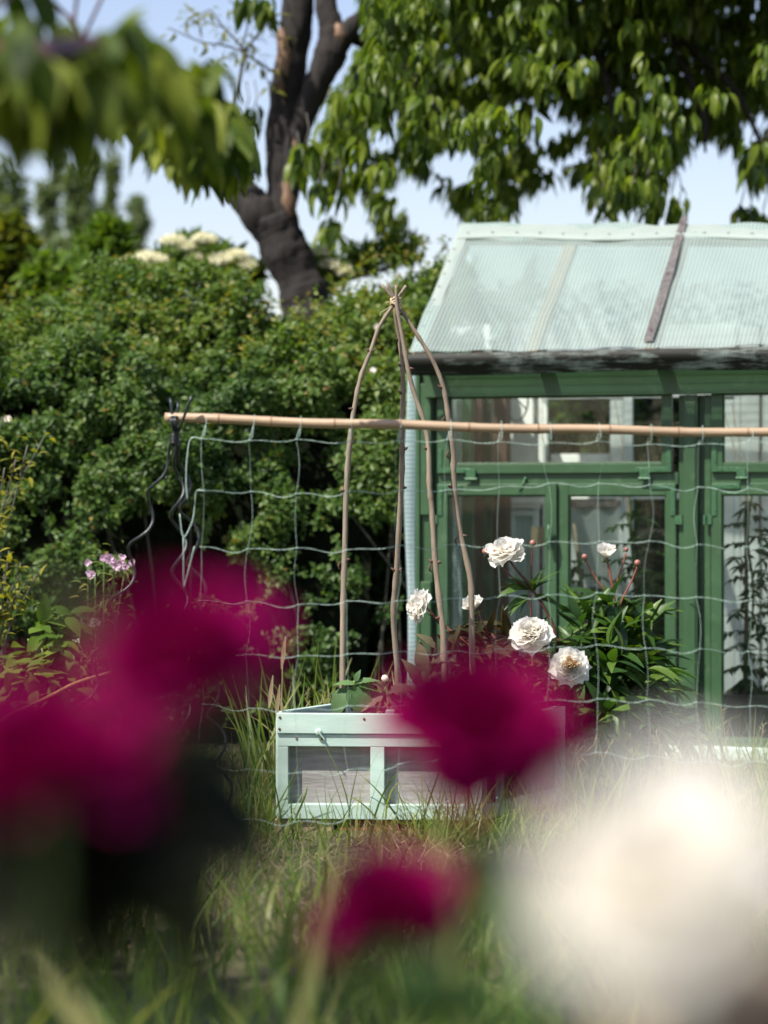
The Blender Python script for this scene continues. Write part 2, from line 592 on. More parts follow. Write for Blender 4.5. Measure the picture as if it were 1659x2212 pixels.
NX = 120
xs = [-9 + 18 * i / NX for i in range(NX + 1)]
ys = [-4 + 22 * i / NX for i in range(NX + 1)]
xs = [-900, -60] + xs + [60, 900]
ys = [-900, -40] + ys + [60, 900]
gv = [(x, y, ground_z(x, y) if abs(x) < 8.9 and -3.9 < y < 17.9 else 0.0) for x in xs for y in ys]
ny = len(ys)
g.add(gv, [(i * ny + j, (i + 1) * ny + j, (i + 1) * ny + j + 1, i * ny + j + 1) for i in range(len(xs) - 1) for j in range(ny - 1)])
structure('ground', g, M['ground'], True)
# a strip of bare dug soil in front of the planter
b = MB()


def bed(i, j):
    x = -.15 + 1.5 * i
    y = 6.62 + .33 * j + .06 * math.sin(9 * i) + .05 * math.sin(23 * i)
    e = min(j, 1 - j, i, 1 - i)
    return (x, y, ground_z(x, y) - .01 + min(e * .35, .045) + (.010 * math.sin(31 * i) * math.sin(13 * j) if e > 0 else 0))


b.grid(bed, 60, 16)
M['bedsoil'] = m_simple('dry_bed_soil', (.075, .054, .038), .95, .45, 30, 0, 1.0)
structure('soil_bed', b, M['bedsoil'], True)

# ------------------------------------------------------------------ greenhouse (own frame: s along the front, t inwards, z up)
TH = math.radians(16)
OX, OY = (905 - 829.5) / FP * 10.3, 10.3
EX, EY = math.cos(TH), -math.sin(TH)
NXg, NYg = math.sin(TH), math.cos(TH)


def GL(u, v, t=0.0):
    a = (u - 829.5) / FP
    d = (t + OX * NXg + OY * NYg) / (a * NXg + NYg)
    x, y = a * d, d
    return Vector(((x - OX) * EX + (y - OY) * EY, t, HC + (1106 - v) / FP * d))


def GW(s, t, z):
    return Vector((OX + s * EX + t * NXg, OY + s * EY + t * NYg, z))


GH = thing('greenhouse', 'small green-painted greenhouse of old casement windows under a translucent plastic roof', 'greenhouse', (OX, OY, 0), -TH)
L_GH, T_BACK = 2.75, 1.35


def sv(u, t=0.0):
    return GL(u, 1106, t).x


def zv(v, u=1250, t=0.0):
    return GL(u, v, t).z


def gbox(mb, u0, u1, v0, v1, t0, t1, uref=1200):
    mb.box((sv(u0), t0, zv(v1, uref)), (sv(u1), t1, zv(v0, uref)))


Z_FB = zv(856, 1180)      # underside of fascia
Z_SILL = zv(1612, 1600)
# base boards and sill
m = MB()
m.box((-.03, .0, -.02), (L_GH, .06, Z_SILL - .062))
obj('base_board', m, M['grey_board'], GH, bevel=.004)
m = MB()
m.box((-.02, -.045, Z_SILL - .058), (L_GH, .075, Z_SILL - .004))
obj('sill', m, M['mint'], GH, bevel=.006)
# front posts
m = MB()
m.box((sv(898), .0, Z_SILL), (sv(906), .05, Z_FB + .12))
m.box((sv(906) + .0015, .022, Z_SILL), (sv(931), .07, Z_FB + .12))
m.box((sv(907.5), .004, zv(1112, 915)), (sv(929.5), .021, Z_FB + .06))
m.box((sv(907.5), .004, Z_SILL + .04), (sv(929.5), .021, zv(1257, 915)))
obj('post', m, M['green'], GH, bevel=.002)
m = MB()
m.box((sv(931) + .001, .055, Z_SILL), (sv(946), .075, Z_FB + .02))
obj('rebate_board', m, M['green'], GH)
for ua, ub in ((1477, 1507.5), (2056, 2086)):
    m = MB()
    m.box((sv(ua), -.012, Z_SILL - .055), (sv(ub), .06, Z_FB - .002))
    m.box((sv(ua) + .008, -.018, Z_SILL - .02), (sv(ub) - .008, -.0125, Z_FB - .03))
    obj('post', m, M['green'], GH, bevel=.003)
    m = MB()
    m.box((sv(ua - 12), .018, Z_SILL), (sv(ua) - .001, .055, Z_FB - .002))
    m.box((sv(ub) + .001, .03, Z_SILL), (sv(ub + 13), .055, Z_FB - .002))
    m.box((sv(ub + 13) + .001, .012, Z_SILL), (sv(ub + 27), .055, Z_FB - .002))
    obj('rebate_board', m, M['green'], GH, bevel=.002)
# fascia and transom bars
m = MB()
m.box((sv(921), -.035, Z_FB), (L_GH, .012, Z_FB + .105))
obj('fascia_board', m, M['green'], GH, bevel=.002)
zt0, zt1 = zv(1046), zv(1023)
m = MB()
m.box((sv(946), .012, zt0 - .002), (sv(1464), .05, zt1 + .002))
m.box((sv(1536), .012, zt0 - .002), (sv(2040), .05, zt1 + .002))
obj('transom_bar', m, M['green'], GH, bevel=.002)


def frame(mb, s0, s1, z0, z1, t0, t1, wl, wr, wb, wt, bead=.006):
    mb.box((s0, t0, z0), (s0 + wl, t1, z1))
    mb.box((s1 - wr, t0, z0), (s1, t1, z1))
    mb.box((s0 + wl, t0 + .001, z0), (s1 - wr, t1, z0 + wb))
    mb.box((s0 + wl, t0 + .001, z1 - wt), (s1 - wr, t1, z1))
    # inner glazing bead
    i0, i1, j0, j1 = s0 + wl, s1 - wr, z0 + wb, z1 - wt
    k = bead
    mb.box((i0, t0 + .01, j0), (i0 + k, t1, j1))
    mb.box((i1 - k, t0 + .01, j0), (i1, t1, j1))
    mb.box((i0 + k, t0 + .011, j0), (i1 - k, t1, j0 + k))
    mb.box((i0 + k, t0 + .011, j1 - k), (i1 - k, t1, j1))


def hinge_plate(s, z, ds, dz, parent, t=-.0, knuckle=0):
    """L shaped iron corner plate with screws"""
    m = MB()
    w = .020
    m.box((s, t - .0045, z), (s + ds, t - .0003, z + (w if dz > 0 else -w)))
    m.box((s, t - .005, z), (s + (w if ds > 0 else -w), t - .0004, z + dz))
    for k in (.35, .85):
        m.lathe([(.0035, 0), (.003, .0025), (.001, .0035)], 8, (s + ds * k, t - .0045, z + math.copysign(w / 2, dz)), (0, -1, 0))
        m.lathe([(.0035, 0), (.003, .0025), (.001, .0035)], 8, (s + math.copysign(w / 2, ds), t - .0045, z + dz * k), (0, -1, 0))
    if knuckle:
        m.box((s - knuckle * .026, t - .006, z + dz - .036), (s, t - .0008, z + dz))
        m.tube([(s - knuckle * .028, t - .008, z + dz - .038), (s - knuckle * .028, t - .008, z + dz + .002)], .007, 10)
    return obj('hinge', m, M['iron_green'], parent, bevel=.001)


def window(s0, s1, z0, z1, t0, wl, wr, wb, wt, name='window', label=None, thick=.035):
    m = MB()
    frame(m, s0, s1, z0, z1, t0, t0 + thick, wl, wr, wb, wt)
    w = obj(name, m, M['green'], GH, bevel=.002)
    if label:
        w['label'] = label
    m = MB()
    m.box((s0 + wl + .001, t0 + .017, z0 + wb + .001), (s1 - wr - .001, t0 + .020, z1 - wt - .001))
    obj('pane', m, M['glass'], w)
    return w


zu0, zu1 = zv(1022), Z_FB + .03
# bay one, top-hung sash
w = window(sv(945), sv(1451), zu0, zu1, -.004, sv(971) - sv(945), sv(1451) - sv(1431), zv(1001) - zv(1022), .03)
hinge_plate(sv(946), zu0 + .003, .14, .10, w, -.004)
hinge_plate(sv(1450), zu0 + .003, -.15, .12, w, -.004)
for uu in (1008, 1382):
    m = MB()
    m.box((sv(uu), -.011, zu0 - .024), (sv(uu + 20), -.005, zu0 + .02))
    m.tube([(sv(uu) - .004, -.014, zu0 - .024), (sv(uu + 24), -.014, zu0 - .024)], .006, 8)
    obj('hinge', m, M['iron_green'], w, bevel=.001)
# bay one, pair of casements
zl0, zl1 = Z_SILL - .002, zv(1045)
w = window(sv(945), sv(1204.5), zl0, zl1, -.004, sv(967) - sv(945), sv(1204.5) - sv(1179), .07, zv(1045) - zv(1069))
hinge_plate(sv(946), zl1 - .003, .105, -.13, w, -.004, 1)
m = MB()   # espagnolette knob on the closing stile
sm, zm = sv(1190), zv(1160, 1190)
m.box((sm - .011, -.010, zm - .05), (sm + .011, -.0045, zm + .05))
m.lathe([(.009, 0), (.007, .02), (.013, .024), (.013, .036), (.008, .04)], 10, (sm, -.010, zm), (0, -1, 0))
m.tube([(sm, -.040, zm + .052), (sm, -.042, zm + .03), (sm, -.042, zm), (sm, -.041, zm - .03), (sm, -.038, zm - .052)], [.006, .009, .011, .009, .006], 10)
obj('handle', m, M['iron_green'], w, smooth=True)
m = MB()
m.box((sv(1188), -.012, zl0 + .02), (sv(1203), -.0046, zl1 + .004))
obj('cover_strip', m, M['green'], w, bevel=.002)
w = window(sv(1205.5), sv(1459), zl0, zl1, .004, sv(1227) - sv(1205.5), sv(1459) - sv(1438), .07, zv(1045) - zv(1070))
hinge_plate(sv(1458), zl1 - .003, -.105, -.13, w, .004, -1)
# stay hook on the transom bar
m = MB()
sm, zm = sv(1134), zv(1034, 1134)
m.lathe([(.008, 0), (.008, .006), (.004, .009)], 10, (sm, .012, zm), (0, -1, 0))
m.tube([(sm, .004, zm), (sm - .006, -.004, zm - .018), (sm - .018, -.007, zm - .042), (sm - .022, -.007, zm - .052)], [.005, .005, .004, .003], 8)
obj('stay_hook', m, M['iron_green'], GH, smooth=True)
# bay two
w = window(sv(1536.5), sv(2042), zu0, zu1, -.004, sv(1561) - sv(1536.5), .04, zv(1002) - zv(1022), .03)
hinge_plate(sv(1538), zu0 + .003, .12, .11, w, -.004)
m = MB()
m.box((sv(1592), -.011, zu0 - .024), (sv(1612), -.005, zu0 + .02))
m.tube([(sv(1590), -.014, zu0 - .024), (sv(1615), -.014, zu0 - .024)], .006, 8)
obj('hinge', m, M['iron_green'], w, bevel=.001)
w = window(sv(1536.5), sv(1800), zl0, zl1, -.004, sv(1559) - sv(1536.5), .045, .03, zv(1045) - zv(1069))
hinge_plate(sv(1538), zl1 - .003, .115, -.13, w, -.004, 1)
w = window(sv(1802), sv(2042), zl0, zl1, -.004, .045, .045, .03, zv(1045) - zv(1069))
# nails left in the middle post
m = MB()
for uu, vv in ((1486, 965), (1492, 1302), (1501, 1218), (1502, 1402)):
    q = (sv(uu), -.018, zv(vv, uu))
    m = MB()
    m.tube([q, (q[0] + .012, q[1] - .012, q[2] + (.02 if vv == 965 else .0))], .0028, 6)
    obj('nail', m, M['iron_green'], GH)

# left side wall: green posts, film outside
m = MB()
for tt in (.36, .74, 1.12):
    m.box((.0, tt, 0), (.045, tt + .05, 1.78))
m.box((.0, .07, 1.70), (.045, T_BACK, 1.75))
m.box((.0, .07, .0), (.05, T_BACK, .30))
m.box((.004, .07, .92), (.041, .36, .96))
obj('side_wall', m, M['green'], GH, bevel=.002)


def film(i, j):
    t = .03 + (T_BACK - .03) * i
    z = .02 + 1.66 * j
    s = -.028 + .008 * math.sin(9 * t + 2 * z) + .006 * math.sin(7 * z)
    if i < .0001:
        s -= .02 * math.sin(PI * j)
    return (s, t, z)


m = MB()
m.grid(film, 30, 30)
obj('side_film', m, M['film'], GH, True)


def filmroll(i, j):
    z = .02 + 1.66 * j - (.06 * (1 - i) if j > .99 else 0)
    a = PI * i
    r = .030 + .004 * math.sin(11 * j)
    return (-.030 - r * math.cos(a) * .9 - .012 * j + .006 * math.sin(8 * j), .03 - r * math.sin(a) * .9, z)


m = MB()
m.grid(filmroll, 14, 40)
obj('film_edge', m, M['film'], GH, True)

# back wall: old white frames, boards and dusty panes
bt = T_BACK


def bw(mb, u0, u1, v0, v1, dt=0.0, th=.03):
    a, c = GL(u0, v1, bt + dt), GL(u1, v0, bt + dt)
    mb.box((a.x, bt + dt, a.z), (c.x, bt + dt + th, c.z))


m = MB()
for u0, u1, v0, v1 in ((1044, 1059, 700, 1640), (1172, 1182, 840, 1640), (1330, 1346, 1070, 1640), (1347, 1366, 700, 1640),
                       (1600, 1900, 700, 1640), (1100, 1160, 700, 1072), (1161, 1171, 700, 1072), (1180, 1330, 1064, 1078),
                       (1366, 1560, 1064, 1078), (1318, 1346, 863, 1003), (1190, 1317, 980, 1004), (1540, 1585, 863, 1640), (1180, 1600, 700, 862), (1586, 1599, 700, 1640)):  # the two pieces low in the transom are added for pale reflections in the glass
    bw(m, u0, u1, v0, v1, .0 if u0 != 1347 else -.01)
obj('back_wall', m, M['white'], GH, bevel=.002)
m = MB()
bw(m, 1180, 1600, 863, 1063, .012, .012)
bw(m, 1366, 1586, 1079, 1640, .012, .012)
bw(m, 1900, 2300, 700, 1640, .012, .012)
obj('back_window', m, M['glass'], GH)
m = MB()
bw(m, 1056, 1330, 1390, 1640, .004, .02)
obj('back_panel', m, M['grey_board'], GH)
m = MB()
bw(m, 1640, 1643, 700, 1640, -.012, .012)
obj('board_gap', m, M['cable'], GH)
# inside door leaf with a small cornice
m = MB()
bw(m, 1098, 1110, 1090, 1640, -.05)
bw(m, 1150, 1162, 1090, 1640, -.05)
bw(m, 1110, 1150, 1100, 1115, -.05)
bw(m, 1110, 1150, 1480, 1640, -.05)
bw(m, 1094, 1168, 1074, 1088, -.075, .055)
bw(m, 1098, 1164, 1088, 1098, -.065, .045)
d_ = obj('inner_window', m, M['white'], GH, bevel=.002)
m = MB()
q0, q1 = GL(1110, 1480, bt - .02), GL(1150, 1115, bt - .02)
m.grid(lambda i, j: (q0.x + (q1.x - q0.x) * i, bt - .03 + .006 * math.sin(20 * i) * (1 - .5 * j), q0.z + (q1.z - q0.z) * j), 16, 8)
M['curtain'] = m_sheet('pale_curtain', (.62, .78, .74), .10, .02, .1)
obj('curtain', m, M['curtain'], d_, True)
m = MB()
a, c = GL(1066, 1640, 1.05), GL(1094, 760, 1.05)
m.box((a.x, 1.05, 0), (c.x, 1.11, c.z))
obj('dark_post', m, M['brown'], GH, bevel=.003)
m = MB()
a, c = GL(1024, 1640, 1.0), GL(1041, 760, 1.0)
m.box((a.x, 1.0, 0), (c.x, 1.04, c.z))
m.box((GL(1097, 900, 1.2).x, 1.2, .9), (GL(1101, 900, 1.2).x, 1.23, 2.0))
obj('prop_board', m, M['brown'], GH, bevel=.003)
m = MB()
a, c = GL(1056, 1640, 1.2), GL(1063, 760, 1.2)
m.box((a.x, 1.2, 1.05), (c.x, 1.24, c.z))
obj('pale_batten', m, M['tan'], GH)
m = MB()
a, c = GL(1147, 1182, 1.15), GL(1176, 1138, 1.15)
m.box((a.x, 1.15, a.z), (c.x, 1.17, c.z))
obj('tan_plate', m, M['tan'], GH, bevel=.003)
# hanging mesh behind the right casement
m = MB()
a, c = GL(1222, 1330, 1.0), GL(1336, 1085, 1.0)
m.grid(lambda i, j: (a.x + (c.x - a.x) * i, 1.0 + .01 * math.sin(14 * i + 3 * j), a.z + (c.z - a.z) * j), 20, 12)
M['meshcloth'] = m_sheet('mesh_cloth', (.62, .65, .65), .14, .016, .3, linecol=(.30, .36, .34))
obj('mesh_curtain', m, M['meshcloth'], GH, True)
m = MB()
a, c = GL(1218, 1088, 1.0), GL(1340, 1068, 1.0)
m.bar((a.x, 1.0, a.z), (c.x, 1.0, a.z), .03, .03)
obj('curtain_rail', m, M['weathered'], GH)
# loop of cable under the roof
m = MB()
lp = [GL(u, v, .9) for u, v in ((1093, 845), (1095, 880), (1103, 902), (1116, 909), (1130, 900), (1139, 880), (1141, 850))]
m.tube(smooth_path(lp), .004, 6)
lp = [GL(u, v, .92) for u, v in ((1108, 850), (1122, 868), (1137, 884))]
m.tube(smooth_path(lp), .004, 6)
obj('cable', m, M['cable'], GH, True)
# thin strings up to the roof
m = MB()
for q in (((1328, 860), (1350, 1000)), ((1562, 880), (1594, 1002)), ((1580, 870), (1604, 1002)), ((1150, 860), (1176, 960))):
    m = MB()
    m.tube([GL(*q[0], .35), GL(*q[1], .32)], .0022, 5)
    obj('string', m, M['twine'], GH)

# roof: eave, ridge, rafters, sheet
E0 = GL(885, 767, -.20)
R0 = GL(995, 488, .76)
E1 = GL(1659, 751, -.20)
R1 = GL(1659, 491, .76)
kE = (E1.z - E0.z) / (E1.x - E0.x)
kR = (R1.z - R0.z) / (R1.x - R0.x)


def roof_pt(s, w, lift=0.0):
    """s along the front, w 0 eave .. 1 ridge"""
    ze = E0.z + kE * (s - E0.x)
    zr = R0.z + kR * (s - R0.x)
    t = -.20 + .96 * w
    z = ze + (zr - ze) * w
    s2 = s + (R0.x - E0.x) * w * max(0, 1 - (s - E0.x) / .3) if s < E0.x + .3 else s
    return Vector((s2, t - lift * .56, z + lift * .83))


RL = L_GH + .12


def sheet(i, j):
    s = E0.x + (RL - E0.x) * i
    sag = .004 - .006 * math.sin(PI * j) * abs(math.sin(PI * s / .42)) + .004 * math.sin(23 * s + 9 * j) + .003 * math.sin(9 * s - 17 * j)
    sag += .020 * (float(vnoise(np.array([[s * 4.0, j * 3.5, 1.5]]), 61)[0]) - .5) * min(1, 6 * j, 6 * (1 - j)) + .008 * (float(vnoise(np.array([[s * 13.0, j * 8, 2.5]]), 62)[0]) - .5) * min(1, 6 * j, 6 * (1 - j))
    if j > .97:
        sag += .006 * math.sin(11 * s)
    return roof_pt(s, j, sag + .009)


m = MB()
m.grid(sheet, 110, 34)
m.grid(lambda i, j: (lambda p: (p.x, p.y + .9 * j, p.z - .62 * j))(sheet(i, 1.0)), 60, 12)
obj('roof_sheet', m, M['sheet'], GH, True)
# folded hem below the ridge and along the left rake
m = MB()


def hem(i, j):
    s = E0.x + .01 + (RL - E0.x - .02) * i
    w = .995 - .130 * j + .008 * math.sin(7 * s) + .004 * math.sin(19 * s) - (.006 * math.sin(5 * s) if j > .4 else 0)
    return roof_pt(s, w, .012 + .008 * math.sin(PI * j) + .002 * math.sin(40 * s))


m.grid(hem, 120, 6)
m.grid(lambda i, j: roof_pt(E0.x + .012 + (RL - E0.x - .024) * i, .905 - .042 * j + .008 * math.sin(7 * (E0.x + (RL - E0.x) * i)) + .004 * math.sin(2.3 * i * 9), .020 + .010 * math.sin(PI * j)), 120, 6)
m.grid(lambda i, j: roof_pt(E0.x + .002 + .052 * j, .97 * i, .012 + .004 * math.sin(PI * j) + .001 * math.sin(30 * i)), 40, 4)
m0 = m
m = MB()
for k in range(26):
    s = E0.x + .06 + k * .105
    p = roof_pt(s, .886 + .008 * math.sin(7 * s), .033)
    m.bar(p - Vector((.006, 0, 0)), p + Vector((.006, 0, 0)), .003, .003)
for k in range(9):
    p = roof_pt(E0.x + .02, .08 + k * .1, .02)
    m.bar(p - Vector((.005, 0, 0)), p + Vector((.005, 0, 0)), .003, .003)
obj('sheet_hem', m0, M['hem'], GH, True, extra=[(m, M['steel'])])


def drip(i, j):
    s = E0.x - .004 + (RL - E0.x) * i
    p = roof_pt(s, 0)
    a = j
    bulge = .018 * math.sin(PI * min(1, a * 1.1)) + .004 * math.sin(8 * s)
    return (p.x, p.y - bulge - .004 + (.035 * a * a), p.z + .004 - (.088 + .004 * math.sin(5 * s)) * a)


m = MB()
m.grid(drip, 110, 10)
m.grid(lambda i, j: (E0.x - .004 - .055 * math.sin(PI * j) * (1 - .0 * i) * i, -.19 + .05 * i, E0.z + .002 - .085 * j), 4, 8)
obj('drip_edge', m, M['drip'], GH, True)
m = MB()
for k in range(2):
    pass
m.bar(roof_pt(E0.x + .02, .01, -.03), roof_pt(RL, .01, -.03), .03, .03)
obj('eave_batten', m, M['rafter'], GH)


def rafter_s(u0, v0, u1, v1):
    # s on the eave of the roof line seen between two pixels
    best = None
    for k in range(400):
        s = E0.x + k * .006
        p = GW(*roof_pt(s, .03))
        uu = 829.5 + p.x / p.y * FP
        e = abs(uu - u0)
        if best is None or e < best[0]:
            best = (e, s)
    return best[1]


sr1 = rafter_s(1147, 752, 1225, 530)
sr2 = rafter_s(1400, 750, 1480, 480)
m = MB()
for s in (E0.x + .03, sr1, sr2 + .005, sr2 + .62, sr2 + 1.2):
    a, c = roof_pt(s, .02, -.032), roof_pt(s, .985, -.032)
    m.bar(a, c, .052, .045, up=(0, -.56, .83))
obj('rafter', m, M['rafter'], GH, bevel=.003)
m = MB()
m.bar(roof_pt(E0.x + .03, .99, -.05), roof_pt(RL, .99, -.05), .04, .07)
obj('ridge_beam', m, M['rafter'], GH)
m = MB()
for i in range(4):
    pass
A_, B_ = roof_pt(sr2, .045, .022), roof_pt(sr2, 1.035, .024)
n_ = 9
bl = []
for k in range(n_):
    f = k / (n_ - 1)
    p = A_.lerp(B_, f)
    ww = .0205 + .002 * math.sin(5 * f) + .0015 * math.sin(17 * f)
    off = .003 * math.sin(4 * f)
    bl += [(p.x - ww + off, p.y - .006, p.z - .009), (p.x + ww + off, p.y - .006, p.z - .009),
           (p.x + ww * .93 + off, p.y + .007, p.z + .010), (p.x - ww * .93 + off, p.y + .007, p.z + .010)]
fc = []
for k in range(n_ - 1):
    for q in range(4):
        fc.append((k * 4 + q, k * 4 + (q + 1) % 4, k * 4 + 4 + (q + 1) % 4, k * 4 + 4 + q))
fc += [(3, 2, 1, 0), tuple((n_ - 1) * 4 + q for q in range(4))]
m.add(bl, fc)
obj('roof_batten', m, M['weathered'], GH, bevel=.003)
m = MB()
for f in (.06, .5, .93):
    p = A_.lerp(B_, f)
    m = MB()
    m.lathe([(.005, 0), (.004, .003)], 8, (p.x, p.y - .006, p.z + .012), (0, -.59, .81))
    obj('nail', m, M['rust'], GH)

#==PLANTER==
# ------------------------------------------------------------------ planter made of old windows
C0 = P(598, 1106, 7.9); C1 = P(1042, 1106, 7.85); C2 = P(1219, 1106, 8.42)
fx = Vector((C1.x - C0.x, C1.y - C0.y, 0)); fl = fx.length; fx.normalize()
fn = Vector((-fx.y, fx.x, 0))          # pointing away from the viewer
sx = Vector((C2.x - C1.x, C2.y - C1.y, 0)); sl = sx.length; sx.normalize()
sn = Vector((-sx.y, sx.x, 0))          # towards the inside
PL = thing('planter_box', 'pale mint planter box knocked together from old window frames, standing on bricks', 'planter', (C0.x, C0.y, .045))


def pbox(mb, o, ax, nr, a0, a1, b0, b1, z0, z1):
    o = Vector((o.x, o.y, 0))
    c = []
    for z in (z0, z1):
        for a, bb in ((a0, b0), (a1, b0), (a1, b1), (a0, b1)):
            c.append(o + ax * a + nr * bb + Vector((0, 0, z)))
    mb.hexa(c)


def fu(u):
    return (u - 598) / (1042 - 598) * fl


def pz(v):
    return HC - (v - 1106) / FP * 7.88


zb, zt = pz(1770), pz(1541)
m = MB()
pbox(m, C0, fx, fn, 0, fl, -.012, .012, pz(1585), zt)
obj('top_board', m, M['mint'], PL, bevel=.0025)
m = MB()
pbox(m, C0, fx, fn, 0.002, fl, -.004, .05, pz(1613), pz(1586.5))
pbox(m, C0, fx, fn, 0.002, fu(623), -.003, .05, zb, pz(1613))
pbox(m, C0, fx, fn, fu(801), fu(831), -.003, .05, zb, pz(1613))
pbox(m, C0, fx, fn, fu(1013), fl, -.003, .05, zb, pz(1613))
pbox(m, C0, fx, fn, fu(623), fu(801), -.004, .05, zb, pz(1738))
pbox(m, C0, fx, fn, fu(831), fu(1013), -.004, .05, zb, pz(1738))
fr_ = obj('front_frame', m, M['mint'], PL, bevel=.002)
m = MB()
pbox(m, C0, fx, fn, fu(622), fu(802), .036, .044, pz(1739), pz(1612))
obj('panel', m, M['panel'], fr_)
m = MB()
pbox(m, C0, fx, fn, fu(830), fu(1014), .036, .044, pz(1739), pz(1612))
obj('panel', m, M['panel'], fr_)
# right side: an old window with narrow bars
m = MB()
zt2 = zt - .02
pbox(m, C1, sx, sn, 0.002, sl, -.004, .03, zt2 - .07, zt2)
pbox(m, C1, sx, sn, 0.002, .03, -.003, .03, zb, zt2 - .07)
for a0, a1 in ((.135, .16), (.41, .435), (sl - .035, sl)):
    pbox(m, C1, sx, sn, a0, a1, -.003, .03, zb, zt2 - .07)
pbox(m, C1, sx, sn, .03, sl - .035, -.004, .03, zb, zb + .045)
sf_ = obj('side_frame', m, M['mint'], PL, bevel=.002)
m = MB()
pbox(m, C1, sx, sn, .02, sl - .02, .018, .022, zb + .04, zt2 - .065)
obj('pane', m, M['dark_glass'], sf_)
# left side and back
C3 = C0 + sx * sl
m = MB()
pbox(m, C0 + fn * .05, sx, -sn, 0.0, sl * .78, -.012, .012, zb, zt + .001)
obj('side_board', m, M['mint'], PL, bevel=.003)
m = MB()
pbox(m, C3, fx, fn, .05, fl, -.03, .0, zb, zt - .035)
obj('back_board', m, M['mint'], PL, bevel=.003)
m = MB()
ins = [C0 + fx * .02 + fn * .055, C1 - fx * .03 + fn * .055, C1 + sx * (sl - .04) - fx * .03, C3 + fx * .03 - fn * .04]
m.hexa([Vector((p.x, p.y, zb + .02)) for p in ins] + [Vector((p.x, p.y, zt - .05)) for p in ins])
obj('soil', m, M['soil'], PL)
m = MB()
q = Vector((C0.x, C0.y, 0)) + fx * fu(693)
m.lathe([(.012, 0), (.012, .005), (.006, .008)], 10, (q.x - .006, q.y - .012, pz(1581)), (0, -1, 0))
m.bar((q.x - .010, q.y - .016, pz(1577)), (q.x + .014, q.y - .016, pz(1598)), .004, .018, up=(0, 1, 0))
obj('latch', m, M['mint'], PL, bevel=.002)
for u, v in ((605, 1550), (604, 1575), (697, 1596), (641, 1596), (787, 1552), (930, 1600)):
    q = Vector((C0.x, C0.y, 0)) + fx * fu(u)
    m = MB()
    m.lathe([(.0045, -.004), (.0045, .0015), (.002, .003)], 8, (q.x, q.y - (.0125 if v < 1584 else .0045), pz(v)), (0, -1, 0))
    obj('screw', m, M['rust'], PL)
# bricks carrying the planter
k = 0
for a0, a1, hh, mt in ((.00, .20, .0, 'brick_pale'), (.21, .41, .002, 'brick'), (.42, .59, -.002, 'brick'), (.60, .66, .001, 'brick_pale')):
    m = MB()
    pbox(m, C0, fx, fn, a0 - .01, a1 - .012, .01, .11, -.03, zb - .002 + hh * .3)
    o = obj('brick', m, M[mt], None, bevel=.008)
    tag(o, ('crumbling pale stone under the left end of the mint planter', 'red brick under the planter beside the pale left stone',
            'shaded red brick under the middle of the planter', 'short pale stone under the planter corner nearest the peonies')[k],
        'brick', 'bricks under the planter')
    k += 1

# ------------------------------------------------------------------ stick tepee
TP = thing('stick_tepee', 'tepee of four knotty bare sticks tied at the top with twine, standing in the planter', 'plant support', tuple(P(856, 1500, 8.1)))
knot = P(855, 652, 8.1)
STK = [
    ([(877.5, 617), (855, 652), (821, 703), (801, 758), (778.6, 818), (765, 883), (756, 953), (748, 1060), (744, 1210), (741, 1330), (740, 1480), (740, 1540)], 8.1, 8.03),
    ([(856, 616), (856.5, 652), (860.6, 683), (871, 737.5), (881, 796), (896.5, 855), (917, 914), (925.5, 970), (928, 1053), (933, 1100), (940, 1214), (954, 1334), (958, 1391), (962, 1540)], 8.08, 7.97),
    ([(825.5, 616), (855, 652), (872.5, 679), (905, 729), (937.5, 784), (958, 838), (968, 898), (978.5, 970), (981.5, 1053), (996, 1157), (1016.7, 1256), (1019, 1357), (1022, 1540)], 8.11, 8.1),
    ([(837.5, 611), (853, 652), (854.6, 686), (863, 734), (869, 790.5), (871, 850), (868, 906.7), (869, 970), (867, 1053), (856.5, 1232), (850, 1331), (858, 1443), (860, 1540)], 8.13, 8.32),
]
for si, (pts, d0, d1) in enumerate(STK):
    m = MB()
    n = len(pts)
    w3 = []
    for i, (u, v) in enumerate(pts):
        f = max(0, (v - 652) / (1540 - 652))
        w3.append(P(u, v, d0 + (d1 - d0) * f))
    sp = smooth_path(w3, 5)
    rr = random.Random(si + 3)
    rad = []
    for i, p in enumerate(sp):
        f = i / len(sp)
        rad.append((.0056 + .0050 * f) * (1 + .06 * rr.uniform(-1, 1)) * (1.22 if i > 6 and (i * 7 + si * 3) % 11 < 2 else 1))
    m.tube(sp, rad, 9, wob=.06, seed=si)
    m1 = m
    m = MB()
    for i in range(10, len(sp) - 8, 5):
        p = sp[i]
        r = rad[i]
        if rr.random() < .3:
            continue
        for sgn in (-1, 1):
            if rr.random() < .5:
                q = p + Vector((sgn * r * .8, -.003, 0))
                m.lathe([(r * .55, 0), (r * .6, .004), (r * .35, .009), (r * .12, .013 + .006 * rr.random())], 6, q, (sgn, -.3, .8 * rr.uniform(-.3, 1)))
        if rr.random() < .25:   # dry curled leaf remnant
            q = p + Vector((-.012, -.006, -.004))
            m.tube([q, q + Vector((-.008, -.004, -.01)), q + Vector((-.006, 0, -.024)), q + Vector((.002, .003, -.03))], [.0015, .004, .0035, .001], 5)
    obj('stick', m1, M['stick'], TP, True, extra=[(m, M['bud_scar'])])
m = MB()
for k in range(5):
    pts = []
    for a in range(25):
        t = a / 24 * 2 * PI
        pts.append(knot + Vector((.017 * math.cos(t), .016 * math.sin(t), .0055 * (k - 2) + .006 * math.sin(t * 2 + k))))
    m.tube(pts, .0032, 6)
m.tube(smooth_path([knot + Vector((-.016, -.012, -.002)), P(842, 654, 8.08), P(838, 652, 8.08), P(833, 655, 8.08)]), .0013, 5)
m.tube(smooth_path([knot + Vector((-.012, -.012, -.012)), P(835, 668, 8.08), P(823, 675, 8.08), P(821, 683, 8.08)]), .0011, 5)
